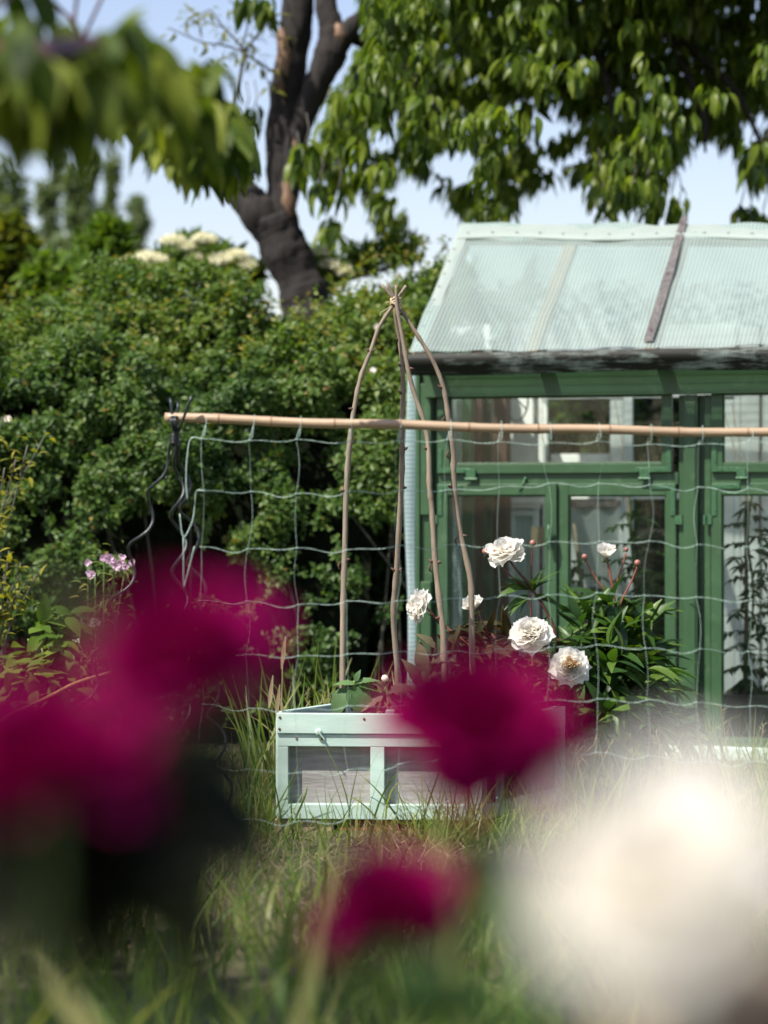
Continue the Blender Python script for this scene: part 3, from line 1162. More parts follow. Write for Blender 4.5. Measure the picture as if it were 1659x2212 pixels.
m.tube(smooth_path([knot + Vector((.010, -.016, .006)), P(864, 644, 8.08), P(867, 643, 8.08)]), .0012, 5)
obj('twine', m, M['twine'], TP, True)

# ------------------------------------------------------------------ bamboo rail, spiral stakes, net
dl, dr = 7.05, 6.85
A_, B_ = P(357, 902, dl), P(1750, 936, dr)
m = MB()
mn = MB()
pts, rad = [], []
N_ = 110
nodes = [0.0, .085, .168, .268, .372, .478, .585, .695, .80, .905, .985]
for i in range(N_ + 1):
    f = i / N_
    p = A_.lerp(B_, f)
    p.z += -.006 * math.sin(PI * f) + .002 * math.sin(21 * f) - .010 * math.sin(PI * f) * 0
    dn = min(abs(f - q) for q in nodes[1:])
    pts.append(p)
    rad.append(.0142 * (1 + .07 * math.exp(-(dn / .006) ** 2)) * (1 - .10 * f))
m.tube(pts, rad, 14)
for q in nodes[1:-1]:
    p = A_.lerp(B_, q)
    p.z += -.006 * math.sin(PI * q) + .002 * math.sin(21 * q)
    mn.tube([p - Vector((.0025, 0, 0)), p + Vector((.0025, 0, 0))], .0155 * (1 - .10 * q), 14)
BM = obj('bamboo_pole', m, M['bamboo'], None, True, extra=[(mn, M['bamboo_node'])])
tag(BM, 'tan bamboo pole lying level across the garden, holding up the net', 'pole')

top = P(377, 925, 7.03)


def spiral(tip, foot, turns, r, phase, label, group, off=(0, 0, 0)):
    """straight tip through the tie at the bamboo, then a corkscrew down to the ground"""
    tip, foot = Vector(tip), Vector(foot)
    kn = P(377, 938, 7.03) + Vector(off)
    d = foot - kn
    e1 = (Vector((1, 0, 0)) - d.normalized() * d.normalized().x).normalized()
    e2 = d.normalized().cross(e1)
    pts = [tip.lerp(kn, i / 6) for i in range(6)]
    n = 220
    for i in range(n + 1):
        f = i / n
        rr_ = r * min(1, f * 7)
        th = 2 * PI * turns * f + phase
        pts.append(kn + d * f + (e1 * math.cos(th) + e2 * math.sin(th)) * rr_)
    m = MB()
    m.tube(pts, .0043, 8)
    o = obj('spiral_stake', m, M['steel'], None, True)
    tag(o, label, 'plant stake', group)
    return o


def foot(u, d):
    return P(u, 1106, d) - Vector((0, 0, HC + .03))


gsp = 'spiral steel stakes tied into a tripod'
spiral(P(368, 860, 7.05), foot(60, 7.35), 8.0, .022, PI * .9, 'dark spiral stake leaning out to the left from the bamboo end', gsp)
spiral(P(385, 868, 7.07), foot(405, 7.25), 8.0, .022, .2, 'dark spiral stake standing upright below the bamboo end', gsp, (.004, .010, 0))
spiral(P(414, 856, 7.0), foot(505, 7.6), 8.3, .023, .6, 'dark spiral stake leaning right, tangled in the loose net edge', gsp, (.009, -.004, 0))
m = MB()
for k in range(4):
    pts = [top + Vector((.011 * math.cos(a * PI / 6), .014 * math.sin(a * PI / 6) - .002, .007 * k - .045 + .004 * math.sin(a))) for a in range(13)]
    m.tube(pts, .0035, 6)
for k in range(3):
    pts = [top + Vector((.006 * (k - 1) + .003 * math.sin(a), .022 * math.cos(a * PI / 6), .020 * math.sin(a * PI / 6) + .014)) for a in range(13)]
    m.tube(pts, .0035, 6)
tag(obj('binding_wire', m, M['steel'], None, True), 'black binding wire wrapped round the stakes and bamboo end', 'wire')

cols = [435, 538, 640, 750, 857, 966, 1076, 1182, 1289, 1398, 1509, 1617, 1727]
rows = [950, 1056, 1176, 1292, 1406, 1520, 1634, 1742]
rn = random.Random(21)


def netd(u, v):
    return 6.97 - .12 * (u - 435) / 1290 + (v - 950) / 800 * .06


NPT = {}
for j, v in enumerate(rows):
    for i, u in enumerate(cols):
        du = rn.uniform(-6, 6) if j else 0
        dv = rn.uniform(-4, 4) + (10 * math.sin(i * .55 + .5) if j else (u - 435) / 1290 * 8)
        if j >= 6:
            dv += 10 * math.sin(i * .8) + (12 if i < 5 else 0)
        if j == 7 and i > 5:
            dv -= 0
        NPT[i, j] = P(u + du, v + dv, netd(u, v) + rn.uniform(-.03, .03))
m = MB()


def cord(a, c, r, sag, twist=False):
    L = (c - a).length
    pts = []
    for k in range(9):
        f = k / 8
        p = a.lerp(c, f)
        p.z -= sag * 4 * f * (1 - f) - sag * .7 * math.sin(2 * PI * f)
        p.y += .008 * math.sin(PI * f)
        pts.append(p)
    if twist:
        for s in (-1, 1):
            m.tube([p + Vector((0, 0, s * .0011 * math.cos(k * 1.4))) for k, p in enumerate(pts)], r * .75, 5, cap=False)
    else:
        m.tube(pts, r, 5, cap=False)


ncol, nrow = len(cols), len(rows)
for j in range(nrow):
    for i in range(ncol - 1):
        if j == 7 and i >= 5:
            continue
        cord(NPT[i, j], NPT[i + 1, j], .0006, rn.uniform(.003, .010) if j else .004, True)
for i in range(ncol):
    for j in range(nrow - 1):
        if j == 6 and i >= 6:
            continue
        a, c = NPT[i, j], NPT[i, j + 1]
        pts = []
        bx = rn.uniform(-.012, .012)
        for k in range(7):
            f = k / 6
            p = a.lerp(c, f)
            p.x += bx * math.sin(PI * f)
            pts.append(p)
        m.tube(pts, .0005, 5, cap=False)
for (i, j), p in NPT.items():
    m.tube([p - Vector((.004, .002, 0)), p + Vector((0, -.003, 0)), p + Vector((.004, .002, 0))], [.001, .0017, .001], 6)
# loose loops at the left edge and ties to the bamboo
for i in range(0, ncol):
    p = NPT[i, 0]
    fq = (p.x - A_.x) / (B_.x - A_.x)
    bpz = A_.lerp(B_, max(0, fq))
    m.tube(smooth_path([p, p + Vector((.01, -.012, .012)), bpz + Vector((.012, -.0150, 0)), bpz + Vector((.012, 0, .0147)), bpz + Vector((.012, .0150, 0)), p]), .0007, 5)
m.tube(smooth_path([NPT[0, 0], P(412, 948, 6.98), P(404, 990, 6.98), P(402, 1040, 6.98), P(405, 1080, 6.98)]), .0017, 5)
m.tube(smooth_path([NPT[0, 1], P(424, 1062, 6.99), P(420, 1100, 7.0), P(414, 1130, 7.0), P(396, 1160, 7.0), P(388, 1110, 7.0)]), .0017, 5)
m.tube(smooth_path([P(396, 1160, 7.0), P(397, 1260, 7.0), P(402, 1250, 7.0), P(420, 1180, 7.0)]), .0014, 5)
NETO = obj('trellis_net', m, M['net'], None, True)
tag(NETO, 'wide-meshed pale green plant net hanging from the bamboo pole', 'net')

#==PLANTS==
# ------------------------------------------------------------------ flowers
LEAF4 = tmpl_leaf(4, .36, .3, .35, .75)
LEAF6 = tmpl_leaf(6, .31, .28, .45, .75)
LEAF2 = tmpl_leaf(2, .62, .3, .15, .85)


def tmpl_petal(seed, nu=5, nv=4, w=.95, cup=.5, ruf=.10, notch=.08):
    r = random.Random(seed)
    vs, fs = [], []
    ph = [r.uniform(0, 6.28) for _ in range(4)]
    for i in range(nu + 1):
        x = i / nu
        hw = w / 2 * (math.sin(PI * (.12 + .70 * x)) ** .8) * (.35 + .65 * min(1, x * 1.7))
        for j in range(nv + 1):
            y = -1 + 2 * j / nv
            xx = x * (1 + notch * math.sin(y * 5 + ph[0]) * x - .16 * y * y * x)
            z = cup * (y * y * hw * .9) + cup * .35 * math.sin(PI * x * .9) * 0 - cup * .45 * x * (1 - x) + ruf * x * x * math.sin(y * 6 + ph[1]) + ruf * .6 * x * x * math.sin(y * 11 + ph[2])
            vs.append((xx, y * hw, z))
    for i in range(nu):
        for j in range(nv):
            a = i * (nv + 1) + j
            fs.append((a, a + nv + 1, a + nv + 2, a + 1))
    return np.array(vs), np.array(fs)


PETALS = [tmpl_petal(k, 5, 4, 1.08, .5, .08, .07) for k in range(5)]
PETALS_S = [tmpl_petal(20 + k, 4, 4, 1.0, .55, .09, .09) for k in range(5)]


def peony(center, face, R, mat, parent, seed, openness=1.0, heart=None, n_in=150):
    """double peony: guard petals below, a dome of ruffled petals above"""
    r = np.random.default_rng(seed)
    c = np.array(center, float)
    f = np.array(Vector(face).normalized())
    e1 = np.array(Vector(face).orthogonal().normalized())
    e2 = np.cross(f, e1)
    sc = Scatter()

    def ring(n, polar, rad0, size, tms, jit, lo, hi, inward=0.0):
        for k in range(n):
            az = 2 * PI * (k + r.random() * .6) / n
            po = polar + r.normal() * jit
            out = e1 * math.cos(az) + e2 * math.sin(az)
            d = f * math.cos(po) + out * math.sin(po)
            base = c + out * rad0 * math.sin(po) * .9 + f * rad0 * (math.cos(po) - .4)
            tang = np.cross(f, out)
            nn = np.cross(d, tang) + r.normal(size=3) * .2
            nn = nn if np.dot(nn, -out) + np.dot(nn, f) > 0 else -nn
            tm = tms[int(r.integers(len(tms)))]
            sc.put([base], [d], [nn], size * r.uniform(.85, 1.15), tm, r.uniform(lo, hi))

    o = openness
    ring(9, 1.75 * o, .10 * R, R * .98, PETALS, .12, .55, 1)
    ring(9, 1.42 * o, .12 * R, R * .95, PETALS, .12, .5, 1)
    ring(12, 1.15 * o, .25 * R, R * .72, PETALS, .12, .45, 1)
    ring(14, .95 * o, .33 * R, R * .58, PETALS_S, .16, .35, 1)
    ring(n_in // 3, .75 * o, .38 * R, R * .48, PETALS_S, .18, .35, 1)
    ring(n_in // 3, .5 * o, .40 * R, R * .45, PETALS_S, .2, .3, 1)
    ring(n_in // 4, .25 * o, .40 * R, R * .42, PETALS_S, .2, .25, .95)
    fl_ = sc.build('flower', M[mat], parent)
    if heart:
        sh = Scatter()
        n = 22
        az = r.random(n) * 2 * PI
        po = r.random(n) * .5
        D = f[None] * np.cos(po)[:, None] + (e1[None] * np.cos(az)[:, None] + e2[None] * np.sin(az)[:, None]) * np.sin(po)[:, None]
        sh.put(c + D * R * .55, D, nz(r.normal(size=(n, 3))), R * .38, PETALS_S[0])
        sh.build('heart', M[heart], fl_)
    m = MB()
    for k in range(5):
        az = 2 * PI * k / 5 + .3
        out = Vector(e1 * math.cos(az) + e2 * math.sin(az))
        ff = Vector(f)
        b0 = Vector(c) - ff * R * .28
        m.tube([b0, b0 + out * R * .2 + ff * R * .03, b0 + out * R * .38 + ff * R * .12], [R * .10, R * .11, R * .03], 6)
    obj('calyx', m, M['bud_green'], fl_, True)
    return fl_


def bud(center, r, parent, axis=(0, 0, 1), mat='bud'):
    m = MB()
    m.lathe([(r * .3, -r), (r * .8, -r * .6), (r, 0), (r * .85, r * .55), (r * .45, r * .92), (r * .08, r * 1.05)], 12, center, axis, .04)
    o = obj('bud', m, M[mat], parent, True)
    sc = Scatter()
    ax = Vector(axis).normalized()
    e1 = ax.orthogonal().normalized()
    e2 = ax.cross(e1)
    for k in range(5):
        a = 2 * PI * k / 5
        out = e1 * math.cos(a) + e2 * math.sin(a)
        sc.put([Vector(center) - ax * r * .95 + out * r * .2], [out * (1 + .5 * (k % 2)) + ax * (.5 - .5 * (k % 3))], [ax - out * .3], r * (1.3 + .9 * (k % 2)), LEAF2)
    sc.build('sepal', M['bud_green'], o)
    return o


def leaf_spray(sc, base, direction, n, length, spread, r, rnd=None, droop=.2, tm=None):
    """a compound leaf: n leaflets spreading from a point"""
    d0 = np.array(Vector(direction).normalized())
    for k in range(n):
        d = nz((d0 + r.normal(size=3) * spread)[None])[0]
        d[2] -= droop * r.random()
        nn = np.array([r.normal() * .4, r.normal() * .4 - .25, 1.0])
        sc.put([np.array(base)], [d], [nn], length * r.uniform(.7, 1.15), tm or LEAF6, None if rnd is None else rnd)


GP = 'white peony plants by the greenhouse'
# right plant (flower with the open heart, half-open flower, buds)
d = 8.85
PR = thing('peony_plant', 'leafy green peony with half-open white flower, pink-stemmed buds, one open bloom', 'peony', tuple(P(1310, 1106, d) - Vector((0, 0, HC))), group=GP)
r = np.random.default_rng(5)
mr, md = MB(), MB()


def stem(mb, pts, dd, r0, r1):
    w3 = [P(q[0], q[1], dd + (q[2] if len(q) > 2 else 0)) for q in pts]
    sp = smooth_path(w3, 5)
    mb.tube(sp, [r0 + (r1 - r0) * i / (len(sp) - 1) for i in range(len(sp))], 7)
    return sp


stem(mr, [(1309, 1198), (1318, 1240), (1326, 1285), (1334, 1335), (1338, 1400), (1330, 1500), (1318, 1640)], d, .0042, .007)
stem(mr, [(1265, 1210), (1283, 1243), (1307, 1278)], d, .003, .004)
stem(mr, [(1352, 1194), (1344, 1225), (1335, 1250), (1326, 1288)], d, .003, .004)
stem(mr, [(1377, 1222), (1366, 1252), (1352, 1278), (1334, 1318)], d, .003, .004)
stem(md, [(1236, 1465), (1248, 1530), (1272, 1640)], d - .15, .005, .006)
for k in range(9):
    u0 = 1230 + 22 * k + r.uniform(-10, 10)
    ut = u0 + r.uniform(-50, 60)
    stem(md, [(ut, r.uniform(1390, 1500), r.uniform(-.15, .15)), ((u0 + ut) / 2, 1530), (1290 + (u0 - 1310) * .25, 1645)], d, .0035, .006)
obj('stem', mr, M['stem_red'], PR, True)
o = obj('stem', md, M['stem_green'], PR, True)
sc = Scatter()
for q in ((1290, 1290, 8), (1340, 1290, 6), (1318, 1310, 8), (1350, 1335, 7), (1330, 1380, 8), (1300, 1410, 7)):
    leaf_spray(sc, P(q[0], q[1], d + r.uniform(-.05, .05)), (r.uniform(-.8, .8), r.uniform(-.6, .3), .25), 5, .115, .55, r)
for k in range(34):
    leaf_spray(sc, P(r.uniform(1235, 1400), r.uniform(1310, 1420), d + r.normal() * .1), (r.normal() * .6, -.3, .8), 3, .13, .4, r, droop=.1)
for q, dr_ in (((1335, 1330), (.9, -.3, .1)), ((1355, 1415), (1, -.2, .35)), ((1336, 1340), (-.9, -.3, .15)), ((1320, 1300), (-.8, -.4, .2))):
    leaf_spray(sc, P(q[0], q[1], d), dr_, 2, .135, .12, r, droop=.05)
n = 330
for k in range(n):
    u = r.normal(1310, 75)
    v = 1385 + 230 * r.random() ** .85
    if abs(u - 1310) > 60 + (v - 1340) * .55 or u < 1165:
        continue
    dd = d + r.normal() * .16
    side = (u - 1310) / 120
    leaf_spray(sc, P(u, v, dd), (side + r.normal() * .5, -.4 + r.normal() * .4, .55 - (v - 1400) / 300 + r.normal() * .2), 3, .135, .42, r, droop=.25)
sc.build('foliage', M['peony_leaf'], PR)
peony(P(1231, 1440, d - .5), (.05, -1, .35), .066, 'petal_white', PR, 31, heart='petal_heart')
peony(P(1309, 1204, d), (0, -.2, 1), .050, 'petal_white', PR, 32, openness=.40, n_in=30)
bud(P(1263, 1203, d), .011, PR, (-.3, 0, 1))
bud(P(1353, 1187, d), .009, PR, (.3, 0, 1))
bud(P(1377, 1216, d), .012, PR, (.2, 0, 1))
# left plant
d = 8.6
PLp = thing('peony_plant', 'bronze-leaved peony with four white blooms behind the planter', 'peony', tuple(P(1130, 1106, d) - Vector((0, 0, HC))), group=GP)
mr, md = MB(), MB()
stem(md, [(1102, 1212), (1120, 1236), (1140, 1258), (1158, 1285), (1180, 1320), (1200, 1370), (1205, 1450), (1190, 1660)], d, .0042, .0065)
stem(md, [(1083, 1224), (1108, 1248), (1136, 1268), (1156, 1282)], d, .003, .0035)
stem(md, [(1150, 1180), (1148, 1215), (1149, 1262), (1153, 1280)], d, .003, .0035)
stem(md, [(1142, 1278), (1147, 1320), (1144, 1400), (1140, 1520), (1145, 1660)], d - .1, .0035, .005)
stem(mr, [(921, 1312), (940, 1332), (968, 1358), (1000, 1385), (1050, 1450), (1090, 1660)], d - .05, .004, .006)
stem(mr, [(1030, 1318), (1045, 1350), (1075, 1390), (1100, 1470), (1110, 1660)], d, .004, .006)
stem(mr, [(1148, 1395), (1150, 1450), (1140, 1660)], d - .1, .004, .006)
stem(md, [(1110, 1358), (1130, 1372), (1146, 1392)], d - .1, .0025, .003)
obj('stem', md, M['stem_dark'], PLp, True)
obj('stem', mr, M['stem_red'], PLp, True)
sc = Scatter()
for q, dr_, nn_ in (((1152, 1278), (.5, -.3, .9), 5), ((1155, 1290), (1, -.2, .45), 4), ((1150, 1275), (-.9, -.2, .35), 4), ((1148, 1288), (-.8, -.4, -.15), 4),
                    ((1135, 1268), (-.6, -.3, .6), 3), ((1205, 1322), (.8, -.4, -.3), 4)):
    leaf_spray(sc, P(q[0], q[1], d), dr_, nn_, .10, .28, r, droop=.1)
sc.build('foliage', M['peony_leaf'], PLp)
sc = Scatter()
for k in range(300):
    u = r.normal(1070, 85)
    v = 1360 + 260 * r.random() ** .8
    if abs(u - 1075) > 70 + (v - 1340) * .5 or u > 1225:
        continue
    leaf_spray(sc, P(u, v, d + r.normal() * .13), ((u - 1075) / 130 + r.normal() * .5, -.4 + r.normal() * .4, .55 - (v - 1400) / 300), 3, .10, .42, r, droop=.25)
for q in ((1040, 1352), (1000, 1360), (1090, 1372), (1030, 1375), (955, 1360), (930, 1430), (1180, 1395), (1200, 1400)):
    leaf_spray(sc, P(q[0], q[1], d), (r.uniform(-.7, .7), -.4, .5), 4, .085, .5, r)
o = sc.build('foliage', M['peony_leaf_red'], PLp)
o['label'] = 'bronze tinted lower foliage'
peony(P(1092, 1193, d), (-.25, -.5, 1), .070, 'petal_white', PLp, 41)
peony(P(908, 1309, d - .05), (-.9, -.2, .3), .066, 'petal_white', PLp, 42)
peony(P(1025, 1318, d), (-.3, -.2, 1), .052, 'petal_white', PLp, 43, openness=.46, n_in=30)
peony(P(1148, 1368, d - .42), (-.1, -.7, .8), .068, 'petal_white', PLp, 44)
bud(P(1151, 1173, d), .0115, PLp)
bud(P(1048, 1191, d), .011, PLp, (-.5, 0, 1))
bud(P(1109, 1357, d - .1), .0095, PLp, (-.5, -.3, 1))
bud(P(1078, 1389, d - .12), .010, PLp, (.2, -.4, 1))

# ------------------------------------------------------------------ young plants in the planter
def young_plant(label, base, sp, mat, name='sunflower_seedling', budpos=None):
    o = thing(name, label, 'seedling', tuple(base), group='young plants in the planter')
    m = MB()
    topq = sp[0]
    m.tube(smooth_path([base, (Vector(base) + Vector(topq)) / 2 + Vector((.004, 0, .01)), topq]), [.0055] * 12 + [.004], 7)
    for p, d_, L, wd in sp[1]:
        m.tube([Vector(base).lerp(topq, .8), Vector(p)], .0022, 5)
    if budpos is not None:
        m.tube(smooth_path([topq, (Vector(topq) + budpos) / 2 + Vector((.006, 0, 0)), budpos]), .003, 6)
    obj('stem', m, M['stem_green'], o, True)
    sc = Scatter()
    for p, d_, L, wd in sp[1]:
        tm = tmpl_leaf(8, wd, .22, .38, .72, .10)
        sc.put([p], [d_], [(random.uniform(-.2, .2), -.55, .9)], L, tm)
    sc.build('leaf', M[mat], o)
    if budpos is not None:
        bud(budpos, .013, o, (-.5, 0, 1), 'bud_cream')
    return o


d = 8.02
q = lambda u, v, dd=0: P(u, v, 8.02 + dd)
base = P(761, 1535, d)
young_plant('fresh green sunflower seedling with toothed leaves at the foot of the left stick', base, (q(765, 1470), [
    (q(768, 1478), (-1.0, -.3, .28), .072, .42), (q(770, 1476), (.9, -.35, .42), .072, .42), (q(768, 1472), (.25, -.3, 1), .04, .6), (q(772, 1478), (.9, -.3, -.05), .07, .46),
    (q(752, 1488), (-.75, -.45, -1.0), .105, .70), (q(762, 1484), (.55, -.6, -.95), .115, .78), (q(790, 1500), (.55, -.4, -1), .085, .45), (q(745, 1500), (-.3, .3, -.4), .06, .5)]), 'soft_leaf')
base = P(822, 1535, d + .03)
young_plant('brownish seedling with broad veined leaves and one cream bud beside the back stick', base, (q(830, 1492), [
    (q(828, 1500), (-1, -.4, -.35), .105, .66), (q(836, 1495), (.8, -.5, .35), .10, .62), (q(832, 1492), (-.55, -.3, .7), .06, .7), (q(840, 1502), (.7, -.5, -.5), .08, .6),
    (q(815, 1512), (-.5, -.5, -.35), .075, .5), (q(850, 1510), (.6, -.5, .1), .08, .6)]), 'brown_leaf', budpos=P(832, 1466, 8.03))
base = P(925, 1535, d + .05)
young_plant('brownish seedling with upright leaves between the two right sticks', base, (q(925, 1470), [
    (q(915, 1450), (-.15, -.3, 1), .10, .5), (q(905, 1480), (-.3, -.4, .9), .10, .55), (q(930, 1460), (.7, -.4, .6), .10, .6), (q(940, 1400), (-.6, -.3, .8), .08, .55),
    (q(930, 1430), (.6, -.5, .3), .09, .6), (q(905, 1500), (-.7, -.5, .4), .085, .6), (q(940, 1500), (.6, -.6, .2), .09, .6)]), 'brown_leaf')

# ------------------------------------------------------------------ tomato plants inside the greenhouse
def tomato(label, u_st, t_, v_top, spread, seed, stake_lean=0):
    r = np.random.default_rng(seed)
    b_ = GL(u_st, 1640, t_)
    root = GW(b_.x, t_, 0)
    o = thing('tomato_plant', label, 'tomato plant', tuple(root), group='tomato plants inside the greenhouse')
    tp = GL(u_st + stake_lean, v_top, t_)
    tpw = GW(tp.x, t_, tp.z)
    m = MB()
    m.tube([root, root.lerp(tpw, .5) + Vector((.006, 0, 0)), tpw + Vector((0, 0, .12))], [.011, .010, .008], 8)
    obj('stake', m, M['stick'], o, True)
    m = MB()
    pts = [root.lerp(tpw, i / 10) + Vector((.02 + .014 * math.sin(i * 1.3), -.015, 0)) for i in range(11)]
    m.tube(smooth_path(pts, 4), .005, 6)
    sc = Scatter()
    H = tpw.z
    nl = int(30 * H)
    for k in range(nl):
        f = .12 + .86 * k / nl
        p = np.array(root.lerp(tpw, f)) + [.02, -.015, 0]
        az = k * 2.4 + r.random()
        d_ = np.array([math.cos(az), .6 * math.sin(az) - .25, .25])
        Lr = spread * r.uniform(.6, 1.1) * (1 - .45 * f)
        ax = [p + d_ * Lr * s - np.array([0, 0, .35 * Lr * s * s]) for s in np.linspace(0, 1, 6)]
        m.tube([Vector(a) for a in ax], .0017, 5)
        for s in range(1, 6):
            sd = np.cross(d_, [0, 0, 1])
            for sg in (-1, 1):
                sc.put([ax[s]], [sd * sg + d_ * .5 + r.normal(size=3) * .2 - [0, 0, .25]], [(r.normal() * .3, -.3, 1)], r.uniform(.04, .07), LEAF4)
        sc.put([ax[-1]], [d_ - np.array([0, 0, .5])], [(0, -.2, 1)], .06, LEAF4)
    obj('stem', m, M['stem_green'], o, True)
    sc.build('foliage', M['tomato'], o)


tomato('tomato plant on a leaning stake behind the right-hand casement, beside the mesh curtain', 1300, .45, 1190, .16, 3, -60)
tomato('tomato plant on a stake just left of the sturdy middle post', 1410, .55, 1080, .17, 4, -60)
tomato('tall tomato plant on a grey stake behind the right edge window', 1606, .35, 1060, .16, 5, 6)
tomato('bushy tomato plant at the far right edge of the photo, without a visible stake foot', 1668, .5, 1120, .17, 6, 10)
# black trough inside bay two, teal can by the post
m = MB()
a, c = GL(1561, 1608, .12), GL(1900, 1508, .12)
m.box((a.x, .12, Z_SILL - .02), (c.x, .15, c.z))
m.box((a.x, .15, Z_SILL - .02), (a.x + .03, .42, c.z))
m.box((a.x + .03, .40, Z_SILL - .02), (c.x, .42, c.z))
for p_i, p in enumerate(list(m.v)):
    m.v[p_i] = tuple(GW(*p))
tr_ = obj('growing_trough', m, M['black_board'], None)
tag(tr_, 'black growing trough behind the glass at the right edge', 'trough')
m = MB()
p = GL(1412, 1500, .25)
pw = GW(p.x, .25, p.z)
m.lathe([(.016, .0), (.024, .01), (.025, .04), (.016, .055), (.010, .06), (.011, .075)], 14, pw - Vector((0, 0, .03)), (-.5, 0, 1))
m.tube([pw + Vector((.0, 0, -.02)), pw + Vector((.035, 0, -.07)), pw + Vector((.05, .01, -.12))], [.014, .018, .016], 10)
tl_ = obj('spray_bottle', m, M['teal'], None, True)
tag(tl_, 'teal plastic spray bottle behind the glass low beside the middle post', 'bottle')

#==FOLIAGE==
# ------------------------------------------------------------------ hedge
HT_U = [-500, 0, 100, 180, 250, 330, 450, 540, 575, 620, 690, 720, 760, 850, 930, 1100]
HT_V = [690, 700, 700, 668, 640, 625, 615, 625, 672, 706, 706, 655, 606, 576, 580, 620]


def hedge_top(x, y=12.3):
    u = 829.5 + x / y * FP
    v = np.interp(u, HT_U, HT_V)
    return HC + (1106 - v) / FP * y


def hedge_pt(x, t):
    """t 0 at the foot in front .. 1 at the top behind"""
    zt_ = hedge_top(x)
    zf = np.minimum(1.62, zt_ - .25)
    fr = np.clip(t / .5, 0, 1)
    tp = np.clip((t - .5) / .5, 0, 1)
    y = 10.55 + .22 * fr ** 2 + 1.55 * tp ** 1.05
    z = zf * fr + (zt_ - zf) * np.sin(tp * PI / 2) ** .9
    return np.stack([x, y, z], 1)


def hedge_scatter(n, x0, x1, sc, seed):
    r = np.random.default_rng(seed)
    x = r.uniform(x0, x1, n)
    t = r.random(n)
    p = hedge_pt(x, t)
    e = 1e-3
    tx = hedge_pt(x + e, t) - p
    tt = hedge_pt(x, np.minimum(t + e, 1.0)) - hedge_pt(x, np.minimum(t + e, 1.0) - e)
    nn = nz(np.cross(tx, tt))
    nn = np.where(nn[:, 1:2] > 0, -nn, nn)
    big = vnoise(p * 2.3, 1)
    med = .62 * vnoise(p * 6.5, 2) + .38 * vnoise(p * 15, 12)
    off = (big - .5) * .40 + (med - .5) * .36 - r.random(n) ** 1.5 * .10
    p = p + nn * off[:, None]
    rngn = np.clip(vnoise(p * 1.1, 6) - .5, -.5, .5) * 2
    keep = (med + .25 * (big - .5) + .22 * r.random(n)) > (.83 - .40 * np.clip(t / .55, 0, 1) + .05 * rngn)
    keep &= ~((p[:, 0] > OX + .287 * (p[:, 1] - 10.3) - .13) & (p[:, 1] < 12.0))
    p, nn = p[keep], nn[keep]
    k = len(p)
    d_ = nz(nn * .35 + r.normal(size=(k, 3)) * .75 + [0, 0, -.1])
    nr = nz(nn + [0, -.1, .6] + r.normal(size=(k, 3)) * .5)
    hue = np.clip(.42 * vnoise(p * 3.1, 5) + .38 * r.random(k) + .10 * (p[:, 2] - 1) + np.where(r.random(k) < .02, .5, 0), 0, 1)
    sc.put(p, d_, nr, r.uniform(.022, .042, k), LEAF2, hue)


HG = thing('hedge', 'tall dense small-leaved hedge with a sloping sunlit top behind the net', 'hedge', (-1.0, 10.8, 0))
sc = Scatter()
hedge_scatter(190000, -2.9, .75, sc, 9)
# the same hedge running on behind the greenhouse
n = 20000
x = rng.uniform(-.5, 4.2, n)
z = rng.uniform(.1, 2.25, n)
y = 12.6 - .05 * z + .3 * (vnoise(np.stack([x * 3, z * 3, z * 0], 1), 4) - .5) - .2 * (x - .3) * .9 + .55
p = np.stack([x, y, z], 1)
sc.put(p, nz(rng.normal(size=(n, 3))), nz(rng.normal(size=(n, 3)) + [0, -1, .6]), rng.uniform(.035, .06, n), LEAF2, np.clip(rng.random(n) * .6, 0, 1))
# sprigs poking out on top
for k in range(260):
    xx = rng.uniform(-2.4, .4)
    b0 = hedge_pt(np.array([xx]), np.array([rng.uniform(.5, 1.0)]))[0] + [0, 0, .02]
    if b0[0] > OX + .287 * (b0[1] - 10.3) - .15:
        continue
    hgt = rng.uniform(.05, .17)
    nl = 9
    f = np.arange(nl) / nl
    lean = rng.normal(size=3) * [.35, .3, 0] + [0, -.1, 1]
    q_ = b0 + f[:, None] * lean * hgt
    a = f * 12 + rng.random()
    dd_ = np.stack([np.cos(a), np.sin(a), .6 + 0 * a], 1)
    sc.put(q_, dd_, nz(rng.normal(size=(nl, 3)) * .4 + [0, -.3, 1]), .034, LEAF2, .55 + .4 * rng.random(nl))
sc.build('foliage', M['hedge'], HG)
# dark woody core
m = MB()


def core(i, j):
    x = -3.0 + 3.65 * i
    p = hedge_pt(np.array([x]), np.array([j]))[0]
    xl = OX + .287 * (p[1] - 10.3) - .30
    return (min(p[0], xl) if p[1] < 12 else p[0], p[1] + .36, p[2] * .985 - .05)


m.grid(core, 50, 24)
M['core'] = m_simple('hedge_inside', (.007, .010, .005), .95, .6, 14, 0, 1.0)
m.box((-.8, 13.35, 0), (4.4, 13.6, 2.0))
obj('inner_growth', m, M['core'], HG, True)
m = MB()
rr = random.Random(2)
for k in range(14):
    x = rr.uniform(-2.6, .2)
    b0 = Vector((x, 10.95, 0))
    pts = [b0, b0 + Vector((rr.uniform(-.15, .15), -.12, .5)), b0 + Vector((rr.uniform(-.3, .3), -.22 + rr.uniform(-.05, .1), 1.1))]
    m.tube(smooth_path(pts, 4), .006, 5)
obj('branch', m, M['twig'], HG, True)

